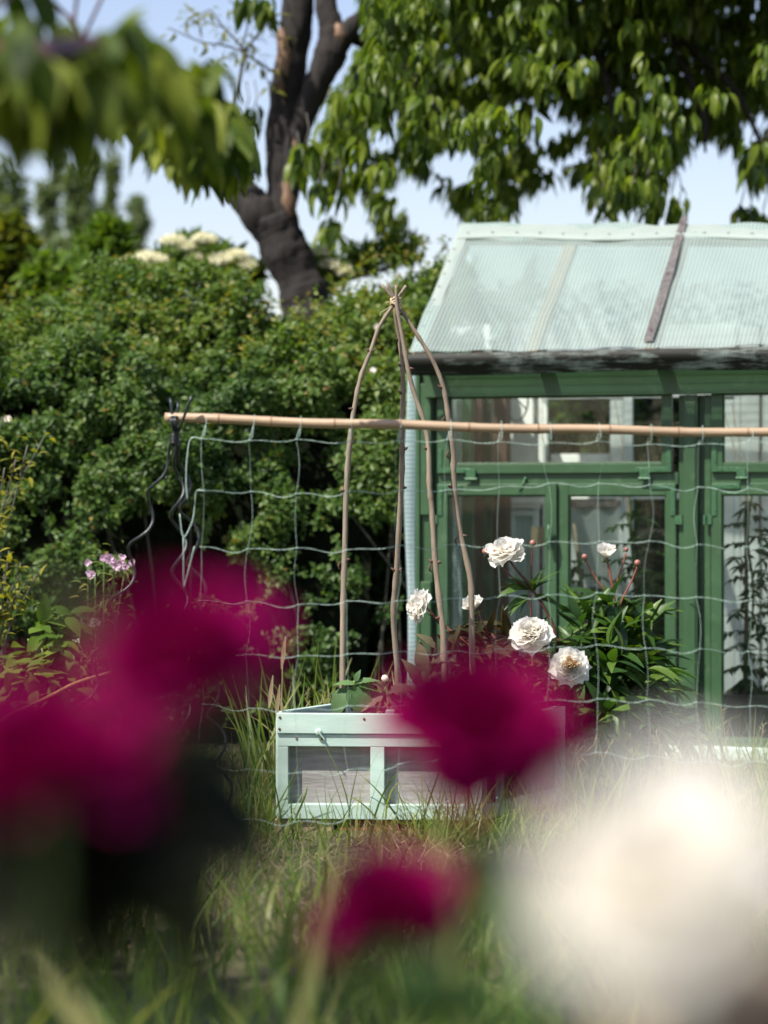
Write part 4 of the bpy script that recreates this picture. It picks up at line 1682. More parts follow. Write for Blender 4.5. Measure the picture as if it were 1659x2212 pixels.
# dog roses and stray blossoms in the hedge
def rose(u, v, dd, R, label, mat='petal_rose', grp='pale roses scattered over the hedge', cat='rose', seed=0):
    o = thing('rose_blossom', label, cat, tuple(P(u, v, dd)), group=grp)
    r = np.random.default_rng(int(u * 7 + v))
    sc = Scatter()
    c = np.array(P(u, v, dd))
    f = nz(np.array([[r.normal() * .3, -1, .5 + r.normal() * .3]]))[0]
    e1 = np.array(Vector(f).orthogonal().normalized())
    e2 = np.cross(f, e1)
    for k in range(6):
        a = 2 * PI * k / 6 + r.random() * .4
        out = e1 * math.cos(a) + e2 * math.sin(a)
        sc.put([c], [out + f * .25], [f - out * .3], R * r.uniform(.85, 1.1), PETALS[k % 5])
    sc.build('petal', M[mat], o)
    m = MB()
    m.lathe([(R * .2, -R * .05), (R * .22, R * .1), (R * .1, R * .18)], 8, c, f)
    obj('heart', m, M['petal_heart'], o, True)


for u, v, dd, R, lab in ((172, 727, 11.55, .030, 'largest white rose in the upper left of the hedge top'),
                         (119, 797, 11.0, .022, 'upper of two white roses close together at the left of the hedge'),
                         (128, 812, 11.0, .020, 'lower of two white roses close together at the left of the hedge'),
                         (516, 696, 11.6, .018, 'tiny white rose on the hedge below the tree fork'),
                         (18, 905, 10.5, .018, 'white rose at the left frame edge of the hedge'),
                         (806, 800, 10.7, .016, 'faint pale rose in the hedge left of the stick tepee top'),
                         (814, 705, 11.0, .016, 'pink-white rose beside the knot of the stick tepee'),
                         (638, 668, 11.9, .018, 'pale rose low against the dark tree trunk')):
    rose(u, v, dd, R, lab)

# ------------------------------------------------------------------ big old cherry tree
def bark_limb(mb, pts, rads, seed):
    sp = smooth_path(pts, 16)
    n = len(rads)
    rr = [np.interp(i / (len(sp) - 1) * (n - 1), range(n), rads) for i in range(len(sp))]
    rn_ = random.Random(seed)
    rr = [q * .84 * (1 + .03 * math.sin(i * .35 + seed) + .015 * rn_.uniform(-1, 1)) for i, q in enumerate(rr)]
    i0 = len(mb.v)
    nn = 32
    mb.tube(sp, rr, nn, seed=seed)
    V = np.array(mb.v[i0:])
    C = np.repeat(np.array([tuple(p) for p in sp]), nn, axis=0)
    R = V - C
    f1 = np.abs(vnoise(V * [26, 26, 7], seed) - .5) * 2
    f2 = vnoise(V * [60, 60, 22], seed + 3)
    f3 = vnoise(V * [6, 6, 4], seed + 5)
    V = C + R * (1 + .16 * (f1 - .4) + .07 * (f2 - .5) + .14 * (f3 - .5))[:, None]
    mb.v[i0:] = [tuple(p) for p in V]


dT = 12.9
px = dT / FP
CT = thing('cherry_tree', 'old dark-barked cherry tree with forked trunk and broad leafy crown behind hedge and greenhouse', 'tree', tuple(P(655, 1106, dT) - Vector((0, 0, HC))))
m = MB()
K = lambda u, v, dd=0: P(u + 14, v, dT + dd)
bark_limb(m, [P(668, 1660, dT), K(660, 900), K(655, 720), K(645, 660), K(628, 600), K(592, 520), K(572, 470)], [.24, .24, .20, .165, .145, .158, .155], 1)
bark_limb(m, [K(600, 530), K(545, 460), K(490, 400, .05), K(430, 340, .1), K(370, 260, .15), K(330, 120, .2)], [.14, .125, .10, .088, .075, .05], 2)
bark_limb(m, [K(588, 510), K(593, 440), K(594, 360), K(597, 290), K(607, 200), K(620, 100), K(632, 0), K(640, -140), K(690, -330)], [.13, .095, .10, .112, .108, .105, .10, .09, .05], 3)
bark_limb(m, [K(598, 480, -.04), K(616, 380, -.05), K(632, 290, -.08), K(668, 190, -.1), K(700, 115, -.1), K(702, 60, -.1), K(690, 0, -.08), K(700, -150), K(820, -320)], [.06, .07, .072, .085, .10, .075, .07, .06, .035], 4)
bark_limb(m, [K(690, 130, -.1), K(728, 80, -.12), K(752, 48, -.12), K(775, 20, -.1)], [.08, .072, .05, .02], 5)
# limbs reaching over the greenhouse, hidden in the crown
for a_, b_, c_, r0 in ((K(690, -60), K(1000, -120, .3), K(1420, 60, .3), .07), (K(650, -150), K(980, -320, .5), K(1650, -250, .6), .07), (K(705, 60), K(850, 140, .1), K(1010, 330, .2), .045),
                       (K(980, -100, .3), K(1250, 80, 0), K(1330, 330, -.2), .04), (K(1400, 50, .3), K(1560, 180, .2), K(1640, 330, .2), .04), (K(1420, 60, .3), K(1500, 230, 0), K(1510, 330, .0), .03)):
    bark_limb(m, [a_, b_, c_], [r0, r0 * .7, r0 * .3], 6)
TRK = obj('trunk', m, M['bark'], CT, True)
# torn pale wood in the fork
for u, v, w_, h_, dd in ((608, 425, 16, 46, -.135), (600, 110, 17, 60, -.115), (592, 175, 8, 40, -.125), (720, 70, 14, 26, -.20), (626, 330, 9, 34, -.165)):
    def patch(i, j, u=u, v=v, w_=w_, h_=h_, dd=dd):
        a = (i - .5) * 2
        bq = (j - .5) * 2
        k = math.sqrt(max(0, 1 - bq * bq)) * (1 + .2 * math.sin(7 * bq))
        p = K(u + a * w_ * k + 6 * bq, v + bq * h_, dd)
        return (p.x, p.y + .05 * abs(a) ** 2 + .03 * bq * bq + .01 * math.sin(11 * a + 5 * bq), p.z)
    m = MB()
    m.grid(patch, 8, 10)
    obj('torn_wood', m, M['bark_pale'], TRK, True)
# thin bare twigs left of the trunk
m = MB()
rr = random.Random(8)
sc_tw = Scatter()


def twig(pts, r0, r1, dd=-.2):
    sp = smooth_path([K(u, v, dd) for u, v in pts], 5)
    m.tube(sp, [r0 + (r1 - r0) * i / (len(sp) - 1) for i in range(len(sp))], 6)
    return sp


tw = [twig([(472, 285), (488, 235), (502, 180), (514, 115)], .014, .010), twig([(514, 115), (545, 135), (575, 155)], .008, .006), twig([(514, 115), (500, 92), (470, 60), (440, 20)], .008, .004),
      twig([(514, 115), (535, 85), (560, 50), (590, 30)], .007, .004), twig([(514, 112), (470, 98), (420, 90), (350, 60)], .006, .003), twig([(505, 105), (520, 60), (515, 10)], .006, .003),
      twig([(455, 285), (452, 220), (452, 150), (470, 120)], .006, .003), twig([(560, 50), (580, 80), (600, 85)], .004, .003), twig([(470, 60), (430, 45), (395, 20)], .004, .002),
      twig([(545, 130), (560, 165), (575, 200)], .004, .002), twig([(440, 20), (400, 40), (375, 60)], .003, .002), twig([(590, 30), (560, 40), (520, 30), (480, 0)], .005, .003)]
obj('twig', m, M['twig'], CT, True)
for sp in tw:
    for p in sp[::2]:
        if rr.random() < .75:
            for _ in range(rr.randint(2, 5)):
                d_ = np.array([rr.gauss(0, 1), rr.gauss(0, .6), rr.gauss(-.3, .6)])
                sc_tw.put([np.array(p) + d_ * .02], [d_], [(rr.gauss(0, .4), -.4, 1)], rr.uniform(.03, .07), LEAF4, rr.uniform(.6, 1))
sc_tw.build('sparse_foliage', M['shrub'], CT)

# crown: drooping clusters of leaves
CR_U = [600, 640, 690, 700, 760, 800, 850, 900, 950, 1000, 1040, 1130, 1150, 1210, 1290, 1340, 1440, 1480, 1500, 1560, 1590, 1630, 1720]
CR_V = [120, 330, 400, 520, 555, 500, 500, 470, 400, 470, 480, 470, 430, 400, 395, 440, 420, 380, 330, 320, 330, 390, 400]
HOLES = [(831, 280, 34, 14), (983, 335, 40, 30), (885, 395, 34, 34), (1196, 335, 26, 16), (1196, 243, 34, 22), (1257, 317, 22, 14), (1225, 440, 90, 36), (1531, 365, 50, 60),
         (1622, 265, 18, 22), (700, 420, 45, 30), (768, 452, 26, 40), (1170, 272, 16, 12), (1380, 330, 9, 8), (850, 232, 12, 14), (720, 20, 26, 20), (1075, 385, 14, 12), (1300, 380, 14, 14),
         (780, 330, 12, 10), (1010, 240, 8, 6), (1440, 262, 8, 7), (940, 320, 12, 10), (815, 500, 20, 26), (1500, 430, 60, 50)]


def in_crown(u, v):
    if u < 600:
        return False
    if v > np.interp(u, CR_U, CR_V):
        return False
    if u < np.interp(v, [-400, 60, 130, 200, 300, 400], [720, 800, 785, 735, 680, 660]):
        return False
    for hu, hv, a, b2 in HOLES:
        if ((u - hu) / (a * 1.35 + 8)) ** 2 + ((v - 25 - hv) / (b2 * 1.35 + 10)) ** 2 < 1:
            return False
    return True


CL6 = tmpl_leaf(5, .37, .26, .6, .8)
r = np.random.default_rng(77)
sc = Scatter()
mt = MB()
cnt = 0
tries = 0


def cluster(p, n, size, lo=0., hi=1.0, outw=(-.35, -.45)):
    az0 = r.random() * 6.28
    for k in range(n):
        a = az0 + k * 2 * PI / n + r.normal() * .3
        dr_ = -.25 - .9 * r.random()
        d_ = np.array([math.cos(a) * .75 + outw[0] * .4, math.sin(a) * .75 + outw[1] * .4, dr_])
        nn = np.array([math.cos(a) * .5, math.sin(a) * .5, .8]) + r.normal(size=3) * .25
        sc.put([p + nz(d_[None])[0] * .02 + r.normal(size=3) * .02], [d_], [nn], size * r.uniform(.7, 1.15), CL6, r.uniform(lo, hi))


while cnt < 2500 and tries < 90000:
    tries += 1
    u, v = r.uniform(600, 1760), r.uniform(-330, 560)
    if not in_crown(u, v + 22):
        continue
    depth = 11.75 + 3.2 * r.random() ** 1.15
    # nearer clusters thin out so that light and dark masses form
    pw = P(u, v, depth)
    nzv = vnoise(np.array([[pw.x * 1.5, pw.y * 1.5, pw.z * 1.8]]), 3)[0]
    if depth < 13.1 and nzv < .52 + .10 * min(1, max(0, (u - 950) / 400)):
        continue
    if u > 880 and v > 440 and depth < 12.4:
        continue
    p = np.array(pw)
    cluster(p, int(r.integers(7, 11)), r.uniform(.085, .125))
    cnt += 1
# the canopy above the picture, which shades most of what shows
for k in range(1300):
    v = r.uniform(-1000, -60)
    u = r.uniform(860 - .12 * v, 2100)
    p = np.array(P(u, v, r.uniform(11.7, 14.6)))
    cluster(p, 8, r.uniform(.14, .19))
# sprays standing out in front, in the sun
k = 0
while k < 140:
    u, v = r.uniform(700, 1740), r.uniform(-60, 400)
    if not in_crown(u, v + 30):
        continue
    pw = P(u, v, r.uniform(11.0, 11.9))
    k += .12
    if vnoise(np.array([[pw.x * 2.6, pw.y * 2.6, pw.z * 3.2]]), 14)[0] < .60:
        continue
    k += .88
    cluster(np.array(pw), int(r.integers(6, 10)), r.uniform(.075, .115), .3, 1.0)
# loose dangling clusters below the crown
for u, v, dd in ((1450, 440, 12.3), (1400, 468, 12.4), (1465, 458, 12.3), (1325, 455, 12.5), (1300, 430, 12.5), (1620, 468, 12.6), (1648, 475, 12.6), (1600, 462, 12.6), (1330, 425, 12.1), (1365, 420, 12.2),
                 (1395, 410, 12.2), (1290, 400, 12.2), (640, 370, 12.0), (660, 330, 12.0), (690, 410, 12.2), (730, 430, 12.3), (720, 510, 12.4), (1640, 370, 12.0), (1620, 330, 12.0), (1655, 320, 12.0),
                 (530, 262, 12.9), (548, 258, 12.9), (555, 20, 12.6), (530, 10, 12.6), (580, 15, 12.6)):
    cluster(np.array(P(u, v - 20, dd)), 8, .13)
    mt.tube([P(u, v - 20, dd), P(u + 8, v - 50, dd + .1), P(u + 2, v - 85, dd + .2)], .004, 4)
obj('twig', mt, M['twig'], CT, True)
sc.build('crown', M['cherry'], CT)

# ------------------------------------------------------------------ near cherry tree: its branch hangs into the upper left
NT = thing('cherry_tree', 'nearby cherry tree of which one drooping leafy branch hangs into the upper left corner', 'tree', (-2.3, 3.4, 0))
m = MB()
bark_limb(m, [(-2.3, 3.4, -.05), (-2.28, 3.38, .8), (-2.22, 3.42, 1.6), (-2.15, 3.45, 2.4), (-2.3, 3.5, 3.4)], [.17, .13, .12, .11, .06], 11)
obj('trunk', m, M['bark'], NT, True)
br = smooth_path([(-2.2, 3.42, 1.75), (-1.3, 3.42, 1.86), P(-40, 120, 3.5), P(90, 118, 3.6), P(220, 105, 3.85), P(340, 125, 4.4), P(410, 215, 5.4), P(450, 265, 6.1), P(500, 300, 6.6)], 8)
m = MB()
m.tube(br, [.035 - .031 * i / (len(br) - 1) for i in range(len(br))], 8)
for q in ([P(60, 170, 3.6), P(60, 120, 3.6), P(40, 60, 3.7)], [P(178, 92, 5.0), P(160, 50, 5.0), P(118, 8, 5.0)], [P(160, 50, 5.0), P(163, 20, 5.0), P(170, -30, 5.0)], [P(178, 92, 5.0), P(195, 50, 5.0), P(225, -15, 5.0)],
          [P(430, 240, 5.4), P(400, 150, 5.2), P(178, 92, 5.0)], [P(-40, 120, 3.5), P(-30, 40, 3.9), P(40, -20, 4.2)]):
    m.tube(smooth_path(q, 4), .0042, 6)
obj('branch', m, M['stem_dark'], NT, True)
sc = Scatter()
r = np.random.default_rng(123)
NL = tmpl_leaf(6, .40, .22, .40, .8)


def hang(p, n, size, hi=1.0):
    for k in range(n):
        a = r.random() * 6.28
        d_ = np.array([math.cos(a) * .75 - .1, math.sin(a) * .75 - .15, -.35 - .55 * r.random()])
        nn = np.array([math.cos(a) * .5 - .2 + r.normal() * .2, math.sin(a) * .5 - .3, .95])
        sc.put([p + r.normal(size=3) * .012], [d_], [nn], size * r.uniform(.75, 1.15), NL, r.uniform(0, hi))


for i, p in enumerate(br):
    f = i / len(br)
    if f < .27:
        continue
    k = 2 if f < .8 else 5
    for q_ in range(k):
        pp = np.array(p) + [r.normal() * .035, r.normal() * .09, r.uniform(-.06, .035)]
        hang(pp, 4, .115 + .01 * f)
# outer foliage of the near tree filling the corner
for u, v, dd, n in ((5, 5, 4.2, 4), (60, -35, 4.2, 4), (0, 75, 3.6, 4), (-40, 140, 3.5, 6), (100, 110, 3.7, 4), (30, 130, 3.4, 5), (180, 120, 3.9, 5), (250, 95, 4.1, 5), (330, 110, 4.4, 5), (390, 160, 4.8, 5),
                    (270, 55, 4.0, 4), (230, 65, 3.8, 4), (310, 45, 4.1, 3)):
    hang(np.array(P(u, v, dd)), n, .125)
# shaded leaves further along, hanging lower
for k in range(75):
    u = r.uniform(30, 530)
    low = np.interp(u, [0, 100, 200, 300, 360, 450, 560], [300, 305, 318, 335, 380, 405, 420])
    dd = r.uniform(5.4, 6.4)
    hang(np.array(P(u, low - r.uniform(95, 190), dd)), 4, .115)
for u, v, dd, n in ((490, 305, 6.3, 4), (525, 325, 6.6, 4), (500, 345, 6.5, 4), (465, 305, 6.2, 4)):
    hang(np.array(P(u, v - 25, dd)), n, .12)
# crown above and to the left, out of the picture, which keeps the left foreground in shade
for k in range(330):
    p = np.array([r.normal(-2.45, .48), r.normal(3.5, .65), r.normal(3.5, .4)])
    uu = 829.5 + p[0] / max(p[1], .5) * FP
    vv = 1106 - (p[2] - HC) / max(p[1], .5) * FP
    if -60 < uu < 1700 and vv > -60:
        continue
    hang(p, 7, .14)
sc.build('leaf', M['cherry_near'], NT)

#==BACKGROUND==
# ------------------------------------------------------------------ elder, shrubs and far trees
def blob_tree(name, label, cat, clumps, dd, leaf, mat, n_per, group=None, trunk=None, seed=0, flat=1.0, tm=LEAF2, hue=None):
    r = np.random.default_rng(seed)
    u0 = sum(c[0] for c in clumps) / len(clumps)
    base = P(u0, 1106, dd) - Vector((0, 0, HC))
    o = thing(name, label, cat, tuple(base), group=group)
    sc = Scatter()
    for (u, v, a, b2) in clumps:
        c = np.array(P(u, v, dd))
        ra, rb = (a * 1.05 if dd > 20 else a) / FP * dd, b2 / FP * dd
        k = n_per
        q_ = rand_dirs(k) * (r.random(k) ** .45)[:, None]
        pts = c + q_ * [ra, ra * flat, rb]
        nv = vnoise(pts * (2.2 / ra), seed)
        keep = nv > (.42 if dd > 20 else .36)
        pts = pts[keep]
        kk = len(pts)
        sc.put(pts, nz(r.normal(size=(kk, 3)) + [0, 0, .2]), nz(r.normal(size=(kk, 3)) * .6 + [-.2, -.3, .8]), leaf * r.uniform(.7, 1.3, kk), tm)
    sc.build('foliage', M[mat], o)
    m = MB()
    tops = sorted(clumps, key=lambda c: c[1])
    m.tube([base - Vector((0, 0, .05)), base + Vector((0, 0, 1.2)), P(tops[-1][0], tops[-1][1], dd)], [trunk or .05, (trunk or .05) * .8, (trunk or .05) * .4], 8)
    for (u, v, a, b2) in clumps:
        m.tube([P(tops[-1][0], tops[-1][1] + 10, dd), P(u, v + b2 * .8, dd), P(u, v - b2 * .6, dd)], (trunk or .05) * .3, 6)
    obj('trunk', m, M['twig'], o, True)
    return o


gF = 'slim trees far off at the upper left'
blob_tree('poplar_tree', 'far tree with two leafy columns cut off at the left frame edge', 'tree', [(8, 400, 34, 80), (38, 445, 26, 70), (10, 480, 40, 70), (30, 540, 50, 60)], 26, .085, 'poplar', 630, gF, .12, 1)
blob_tree('poplar_tree', 'far pale tree with a detached topmost tuft, second from the left frame edge', 'tree', [(124, 342, 13, 20), (122, 395, 9, 26), (98, 430, 24, 50), (104, 490, 28, 60), (108, 550, 36, 50)], 28, .085, 'poplar', 525, gF, .12, 2)
blob_tree('poplar_tree', 'far dark tree with two crooked tops leaning together', 'tree', [(157, 395, 20, 44), (196, 360, 17, 42), (182, 400, 18, 26), (160, 450, 24, 50), (190, 480, 26, 60), (165, 530, 40, 50)], 27, .085, 'poplar', 600, gF, .12, 3)
blob_tree('poplar_tree', 'far thin tree topped by one small high tuft', 'tree', [(243, 375, 16, 36), (240, 420, 7, 26), (232, 470, 22, 40), (228, 520, 26, 50)], 29, .085, 'poplar', 450, gF, .12, 4)
blob_tree('poplar_tree', 'far slim tree standing apart, right of the others, in open sky', 'tree', [(297, 450, 17, 26), (300, 480, 24, 26), (288, 515, 22, 40), (290, 560, 30, 40)], 28, .085, 'poplar', 525, gF, .12, 5)
blob_tree('garden_tree', 'yellow-green bushy tree half out of frame at the left, over the hedge', 'tree', [(10, 510, 42, 40), (40, 535, 36, 34), (0, 570, 70, 50), (50, 600, 50, 46), (20, 640, 80, 50)], 15, .085, 'shrub', 1300, None, .08, 6)
blob_tree('green_shrub', 'bright green shrub rising behind the left of the hedge', 'shrub', [(150, 620, 70, 50), (220, 560, 55, 45), (235, 520, 30, 34), (120, 660, 60, 40), (190, 620, 60, 50), (100, 600, 40, 40)], 13.4, .11, 'elder', 700, None, .04, 7, tm=LEAF4)
EL = blob_tree('elder_bush', 'elder bush in cream blossom behind the hedge, left of the trunk', 'elder', [(300, 590, 60, 26), (390, 560, 60, 30), (470, 560, 50, 30), (530, 590, 40, 26), (420, 530, 40, 16)], 13.2, .075, 'elder', 600, None, .04, 8, tm=LEAF4)
EB = blob_tree('elder_bush', 'small elder with pale blossom right of the trunk foot', 'elder', [(690, 560, 32, 30), (720, 590, 40, 30), (700, 610, 40, 30), (790, 560, 50, 36), (860, 540, 60, 40)], 13.3, .06, 'elder', 500, None, .04, 9, tm=LEAF4)


def umbel(u, v, dd, R, par, seed, tilt=(0, -.3, 1)):
    r = np.random.default_rng(seed)
    c = np.array(P(u, v, dd))
    f = nz(np.array([tilt], float))[0]
    e1 = np.array(Vector(f).orthogonal().normalized())
    e2 = np.cross(f, e1)
    n = 420
    q_ = np.sqrt(r.random(n)) * R
    a = r.random(n) * 2 * PI
    p = c + e1 * (q_ * np.cos(a))[:, None] + e2 * (q_ * np.sin(a))[:, None] + f * (R * .35 * (1 - (q_ / R) ** 2) + r.normal(size=n) * .006)[:, None]
    sc = Scatter()
    sc.put(p, rand_dirs(n), nz(f + r.normal(size=(n, 3)) * .4), .016, LEAF2)
    o = sc.build('flower_umbel', M['umbel'], par)
    m = MB()
    for k in range(7):
        aa = k * .9
        m.tube([Vector(c - f * .12), Vector(c + (e1 * math.cos(aa) + e2 * math.sin(aa)) * R * .6)], .0025, 5)
    obj('stalk', m, M['stem_green'], o)


k = 0
for u, v, R in ((288, 572, .11), (318, 556, .07), (345, 562, .05), (372, 520, .07), (403, 532, .05), (440, 517, .07), (476, 562, .08), (512, 552, .06), (535, 572, .05), (420, 556, .04)):
    umbel(u, v, 12.95, R, EL, 50 + k)
    k += 1
for u, v, R in ((690, 545, .06), (712, 572, .06), (742, 585, .05)):
    umbel(u, v, 13.0, R, EB, 50 + k)
    k += 1

# ------------------------------------------------------------------ plants before the hedge
def sprigs(name, label, cat, pts, mat, leaf, n, spread, group=None, tm=LEAF4, seed=0, base=None, stem_m='twig'):
    r = np.random.default_rng(seed)
    d0 = pts[0][2]
    b0 = base or (P(pts[0][0], 1106, d0) - Vector((0, 0, HC)))
    o = thing(name, label, cat, tuple(b0), group=group)
    m = MB()
    sc = Scatter()
    for u, v, dd in pts:
        tip = P(u, v, dd)
        mid = b0.lerp(tip, .6) + Vector((r.normal() * .04, -.03, .03))
        sp = smooth_path([b0, mid, tip], 8)
        m.tube(sp, .0035, 5)
        for q_ in sp[(-7 if mat == 'golden' else 5):]:
            for k in range(n):
                d_ = r.normal(size=3) * [1, .8, .5] + [0, -.2, .15]
                sc.put([np.array(q_) + r.normal(size=3) * spread], [d_], [(r.normal() * .4, -.3, 1)], leaf * r.uniform(.6, 1.2), tm)
    obj('stem', m, M[stem_m], o, True)
    sc.build('foliage', M[mat], o)
    return o


sprigs('golden_shrub', 'golden-leaved twigs at the left edge in front of the dark hedge', 'shrub',
       [(60, 960, 9.6), (35, 990, 9.6), (95, 945, 9.7), (10, 1010, 9.5), (5, 900, 9.6)], 'golden', .05, 3, .02, None, LEAF4, 1, base=Vector((-1.75, 9.7, 0)))
sprigs('golden_shrub', 'low golden-leaved shrub at the left edge above the green clump', 'shrub',
       [(20, 1190, 9.2), (45, 1215, 9.2), (80, 1240, 9.2), (10, 1240, 9.2), (60, 1250, 9.3), (30, 1255, 9.2)], 'golden', .05, 3, .015, None, LEAF4, 2, base=Vector((-1.55, 9.3, 0)))
sprigs('leafy_clump', 'green broad-leaved clump at the lower left before the hedge', 'plant',
       [(60, 1380, 8.9), (30, 1420, 8.9), (90, 1400, 8.9), (110, 1360, 9.0), (20, 1480, 8.8), (70, 1450, 8.8), (100, 1470, 8.8), (140, 1420, 8.9), (130, 1330, 9.0), (160, 1360, 9.0)], 'elder', .095, 3, .03, None, tmpl_leaf(5, .6, .2, .35, .75), 3, base=Vector((-1.3, 8.95, 0)), stem_m='stem_green')
COLU = sprigs('columbine_plant', 'columbine with small pink flowers below the spiral stakes', 'columbine',
              [(190, 1215, 9.3), (205, 1240, 9.3), (225, 1205, 9.3), (245, 1215, 9.3), (262, 1200, 9.3), (272, 1222, 9.3), (235, 1260, 9.3), (185, 1360, 9.2), (205, 1345, 9.2), (165, 1380, 9.2), (220, 1300, 9.3), (200, 1310, 9.3)], 'hedge', .04, 2, .03, None, LEAF4, 4, base=Vector((-1.05, 9.35, 0)), stem_m='stem_green')
rr_ = np.random.default_rng(14)
for u, v, R in ((190, 1215, .016), (197, 1240, .020), (222, 1206, .014), (238, 1210, .022), (250, 1222, .022), (262, 1218, .020), (264, 1203, .015), (272, 1225, .016), (185, 1358, .028), (207, 1345, .022), (165, 1376, .022), (232, 1200, .012), (285, 1215, .014)):
    sc = Scatter()
    c = np.array(P(u, v, 9.22))
    for k in range(7):
        a = 2 * PI * k / 7
        sc.put([c], [(math.cos(a), -.5 + .3 * rr_.normal(), math.sin(a))], [(rr_.normal() * .4, -1, .3)], R * rr_.uniform(.8, 1.2), PETALS_S[k % 5])
    sc.build('flower', M['petal_pink'] if v < 1300 else M['petal_rose'], COLU)
m = MB()
m.tube(smooth_path([P(20, 1545, 8.3), P(100, 1508, 8.2), P(165, 1475, 8.1), P(240, 1452, 8.0)]), .006, 7)
m.tube(smooth_path([P(20, 1545, 8.3), P(-40, 1600, 8.4), P(-80, 1690, 8.5)]), .006, 7)
M['straw_stick'] = m_simple('straw_cane', (.42, .25, .10), .7, .3, 30)
tag(obj('garden_cane', m, M['straw_stick'], None, True), 'thin straw-coloured cane slanting through the left flower bed', 'cane')

#==GRASS==
# ------------------------------------------------------------------ grass
BL = [tmpl_blade(6, .022, c) for c in (.35, .8, 1.3)]
BLW = [tmpl_blade(6, .030, c) for c in (.5, 1.0, 1.6)]


def blades(sc, n, box, h, tms, seed, lean=.3, wscale=1.0, dens=None):
    r = np.random.default_rng(seed)
    x = r.uniform(box[0], box[1], n)
    y = r.uniform(box[2], box[3], n)
    if dens is not None:
        k = dens(x, y, r)
        x, y = x[k], y[k]
    n = len(x)
    gz = .018 * np.sin(x * 2.1 + .5) * np.sin(y * 1.7) + .008 * np.sin(x * 7.3 + y * 5.1)
    p = np.stack([x, y, gz - .01], 1)
    d_ = nz(np.stack([r.normal(size=n) * lean, r.normal(size=n) * lean, np.ones(n)], 1))
    nn = nz(np.stack([r.normal(size=n), r.normal(size=n), r.normal(size=n) * .1], 1))
    hh = h[0] + (h[1] - h[0]) * r.random(n) ** 1.4
    idx = r.integers(len(tms), size=n)
    for i, tm in enumerate(tms):
        s = idx == i
        sc.put(p[s], d_[s], nn[s], hh[s], tm)


def not_planter(x, y, r):
    a = (x - C0.x) - (y - C0.y) * .52
    return ~((y > C0.y - .03) & (y < 8.45) & (a > -.02) & (a < .70))


def patchy(x, y, r):
    nv = vnoise(np.stack([x * 1.6, y * 1.2, x * 0], 1), 8)
    k = (nv + .35 * r.random(len(x))) > .5
    k &= ~((x > -.1) & (x < 1.3) & (y > 6.64) & (y < 6.92) & (r.random(len(x)) < .92))
    k &= y < 10.4
    k &= ~((y > 7.5) & (y < 7.9) & (x > -.36) & (x < .36) & (r.random(len(x)) < .65))
    return k & not_planter(x, y, r)


sc = Scatter()
blades(sc, 26000, (-2.6, 2.4, 5.0, 10.4), (.03, .10), BLW, 1, .5, dens=patchy)
o = sc.build('lawn_grass', M['grass'])
tag(o, 'short green lawn grass between hedge, planter and soil bed', 'grass', kind='stuff')
sc = Scatter()
blades(sc, 36000, (-2.6, 2.4, 5.2, 10.3), (.03, .10), BLW, 2, .8, dens=lambda x, y, r: not_planter(x, y, r) & ((x < -.1) | (y < 6.64) | (y > 6.92) | (r.random(len(x)) < .3)))
o = sc.build('dry_grass', M['straw'])
tag(o, 'dry straw-coloured grass lying over the lawn', 'grass', kind='stuff')
sc = Scatter()
T7 = [tmpl_blade(7, .020, c) for c in (.3, .8, 1.4)]
blades(sc, 260, (-.62, -.36, 7.7, 8.5), (.10, .34), T7, 3, .26)
blades(sc, 260, (-.36, .75, 7.5, 7.84), (.05, .16), T7, 4, .3)
blades(sc, 130, (-.36, .75, 7.55, 7.8), (.16, .36), T7, 14, .32)
blades(sc, 330, (.10, .50, 7.45, 7.8), (.10, .26), T7, 5, .4)
blades(sc, 900, (.36, 1.9, 7.6, 9.5), (.10, .38), T7, 6, .3, dens=not_planter)
blades(sc, 500, (.7, 2.0, 8.9, 9.85), (.08, .30), T7, 7, .3)
blades(sc, 240, (-.5, .3, 8.5, 9.6), (.3, .6), T7, 8, .2, dens=not_planter)
o = sc.build('tall_grass', M['fgrass'])
tag(o, 'tall wild grass growing up around the mint planter and greenhouse', 'grass', kind='stuff')
# single seed heads and dry stalks
sc = Scatter()
m = MB()
r = np.random.default_rng(44)
for u0, v0, u1, v1, dd in ((608, 1540, 612, 1395, 7.95), (600, 1545, 585, 1480, 7.95), (612, 1535, 600, 1500, 7.95)):
    m.tube(smooth_path([P(u0, v0 + 120, dd), P(u0, v0, dd), P(u1, v1, dd)]), .0018, 5)
    sc.put([P(u1 - 4, v1 + 50, dd)], [(.12, 0, 1)], [(0, -1, .1)], .11, tmpl_leaf(4, .13, .2, .0, .8))
for k in range(20):
    u, v = r.uniform(660, 715), r.uniform(1470, 1520)
    if k > 10:
        u, v = r.uniform(1200, 1290), r.uniform(1570, 1640)
    dd = 8.3 if k <= 10 else 8.2
    sc.put([P(u, v, dd)], [(r.normal() * .5 - .3, 0, -.9)], [(0, -1, 0)], r.uniform(.03, .06), tmpl_leaf(3, .12, .1, .1))
for k in range(16):
    x, y = r.uniform(.5, 1.7), r.uniform(7.6, 9.2)
    hgt = r.uniform(.2, .45)
    q0 = Vector((x, y, 0))
    q1 = q0 + Vector((r.normal() * .06, r.normal() * .05, hgt))
    m.tube(smooth_path([q0, (q0 + q1) / 2 + Vector((.01, 0, .01)), q1], 4), .0011, 4)
    for i in range(7):
        sc.put([q1 - (q1 - q0) * .035 * i], [(r.normal(), r.normal() * .5, .8)], [(0, -1, .2)], .022, tmpl_leaf(2, .12, .1, .1))
st_ = obj('grass_stalk', m, M['straw'], None)
tag(st_, 'thin dry seeding grass stalks beside the planter', 'grass', kind='stuff')
o = sc.build('seed_head', M['straw'], st_)

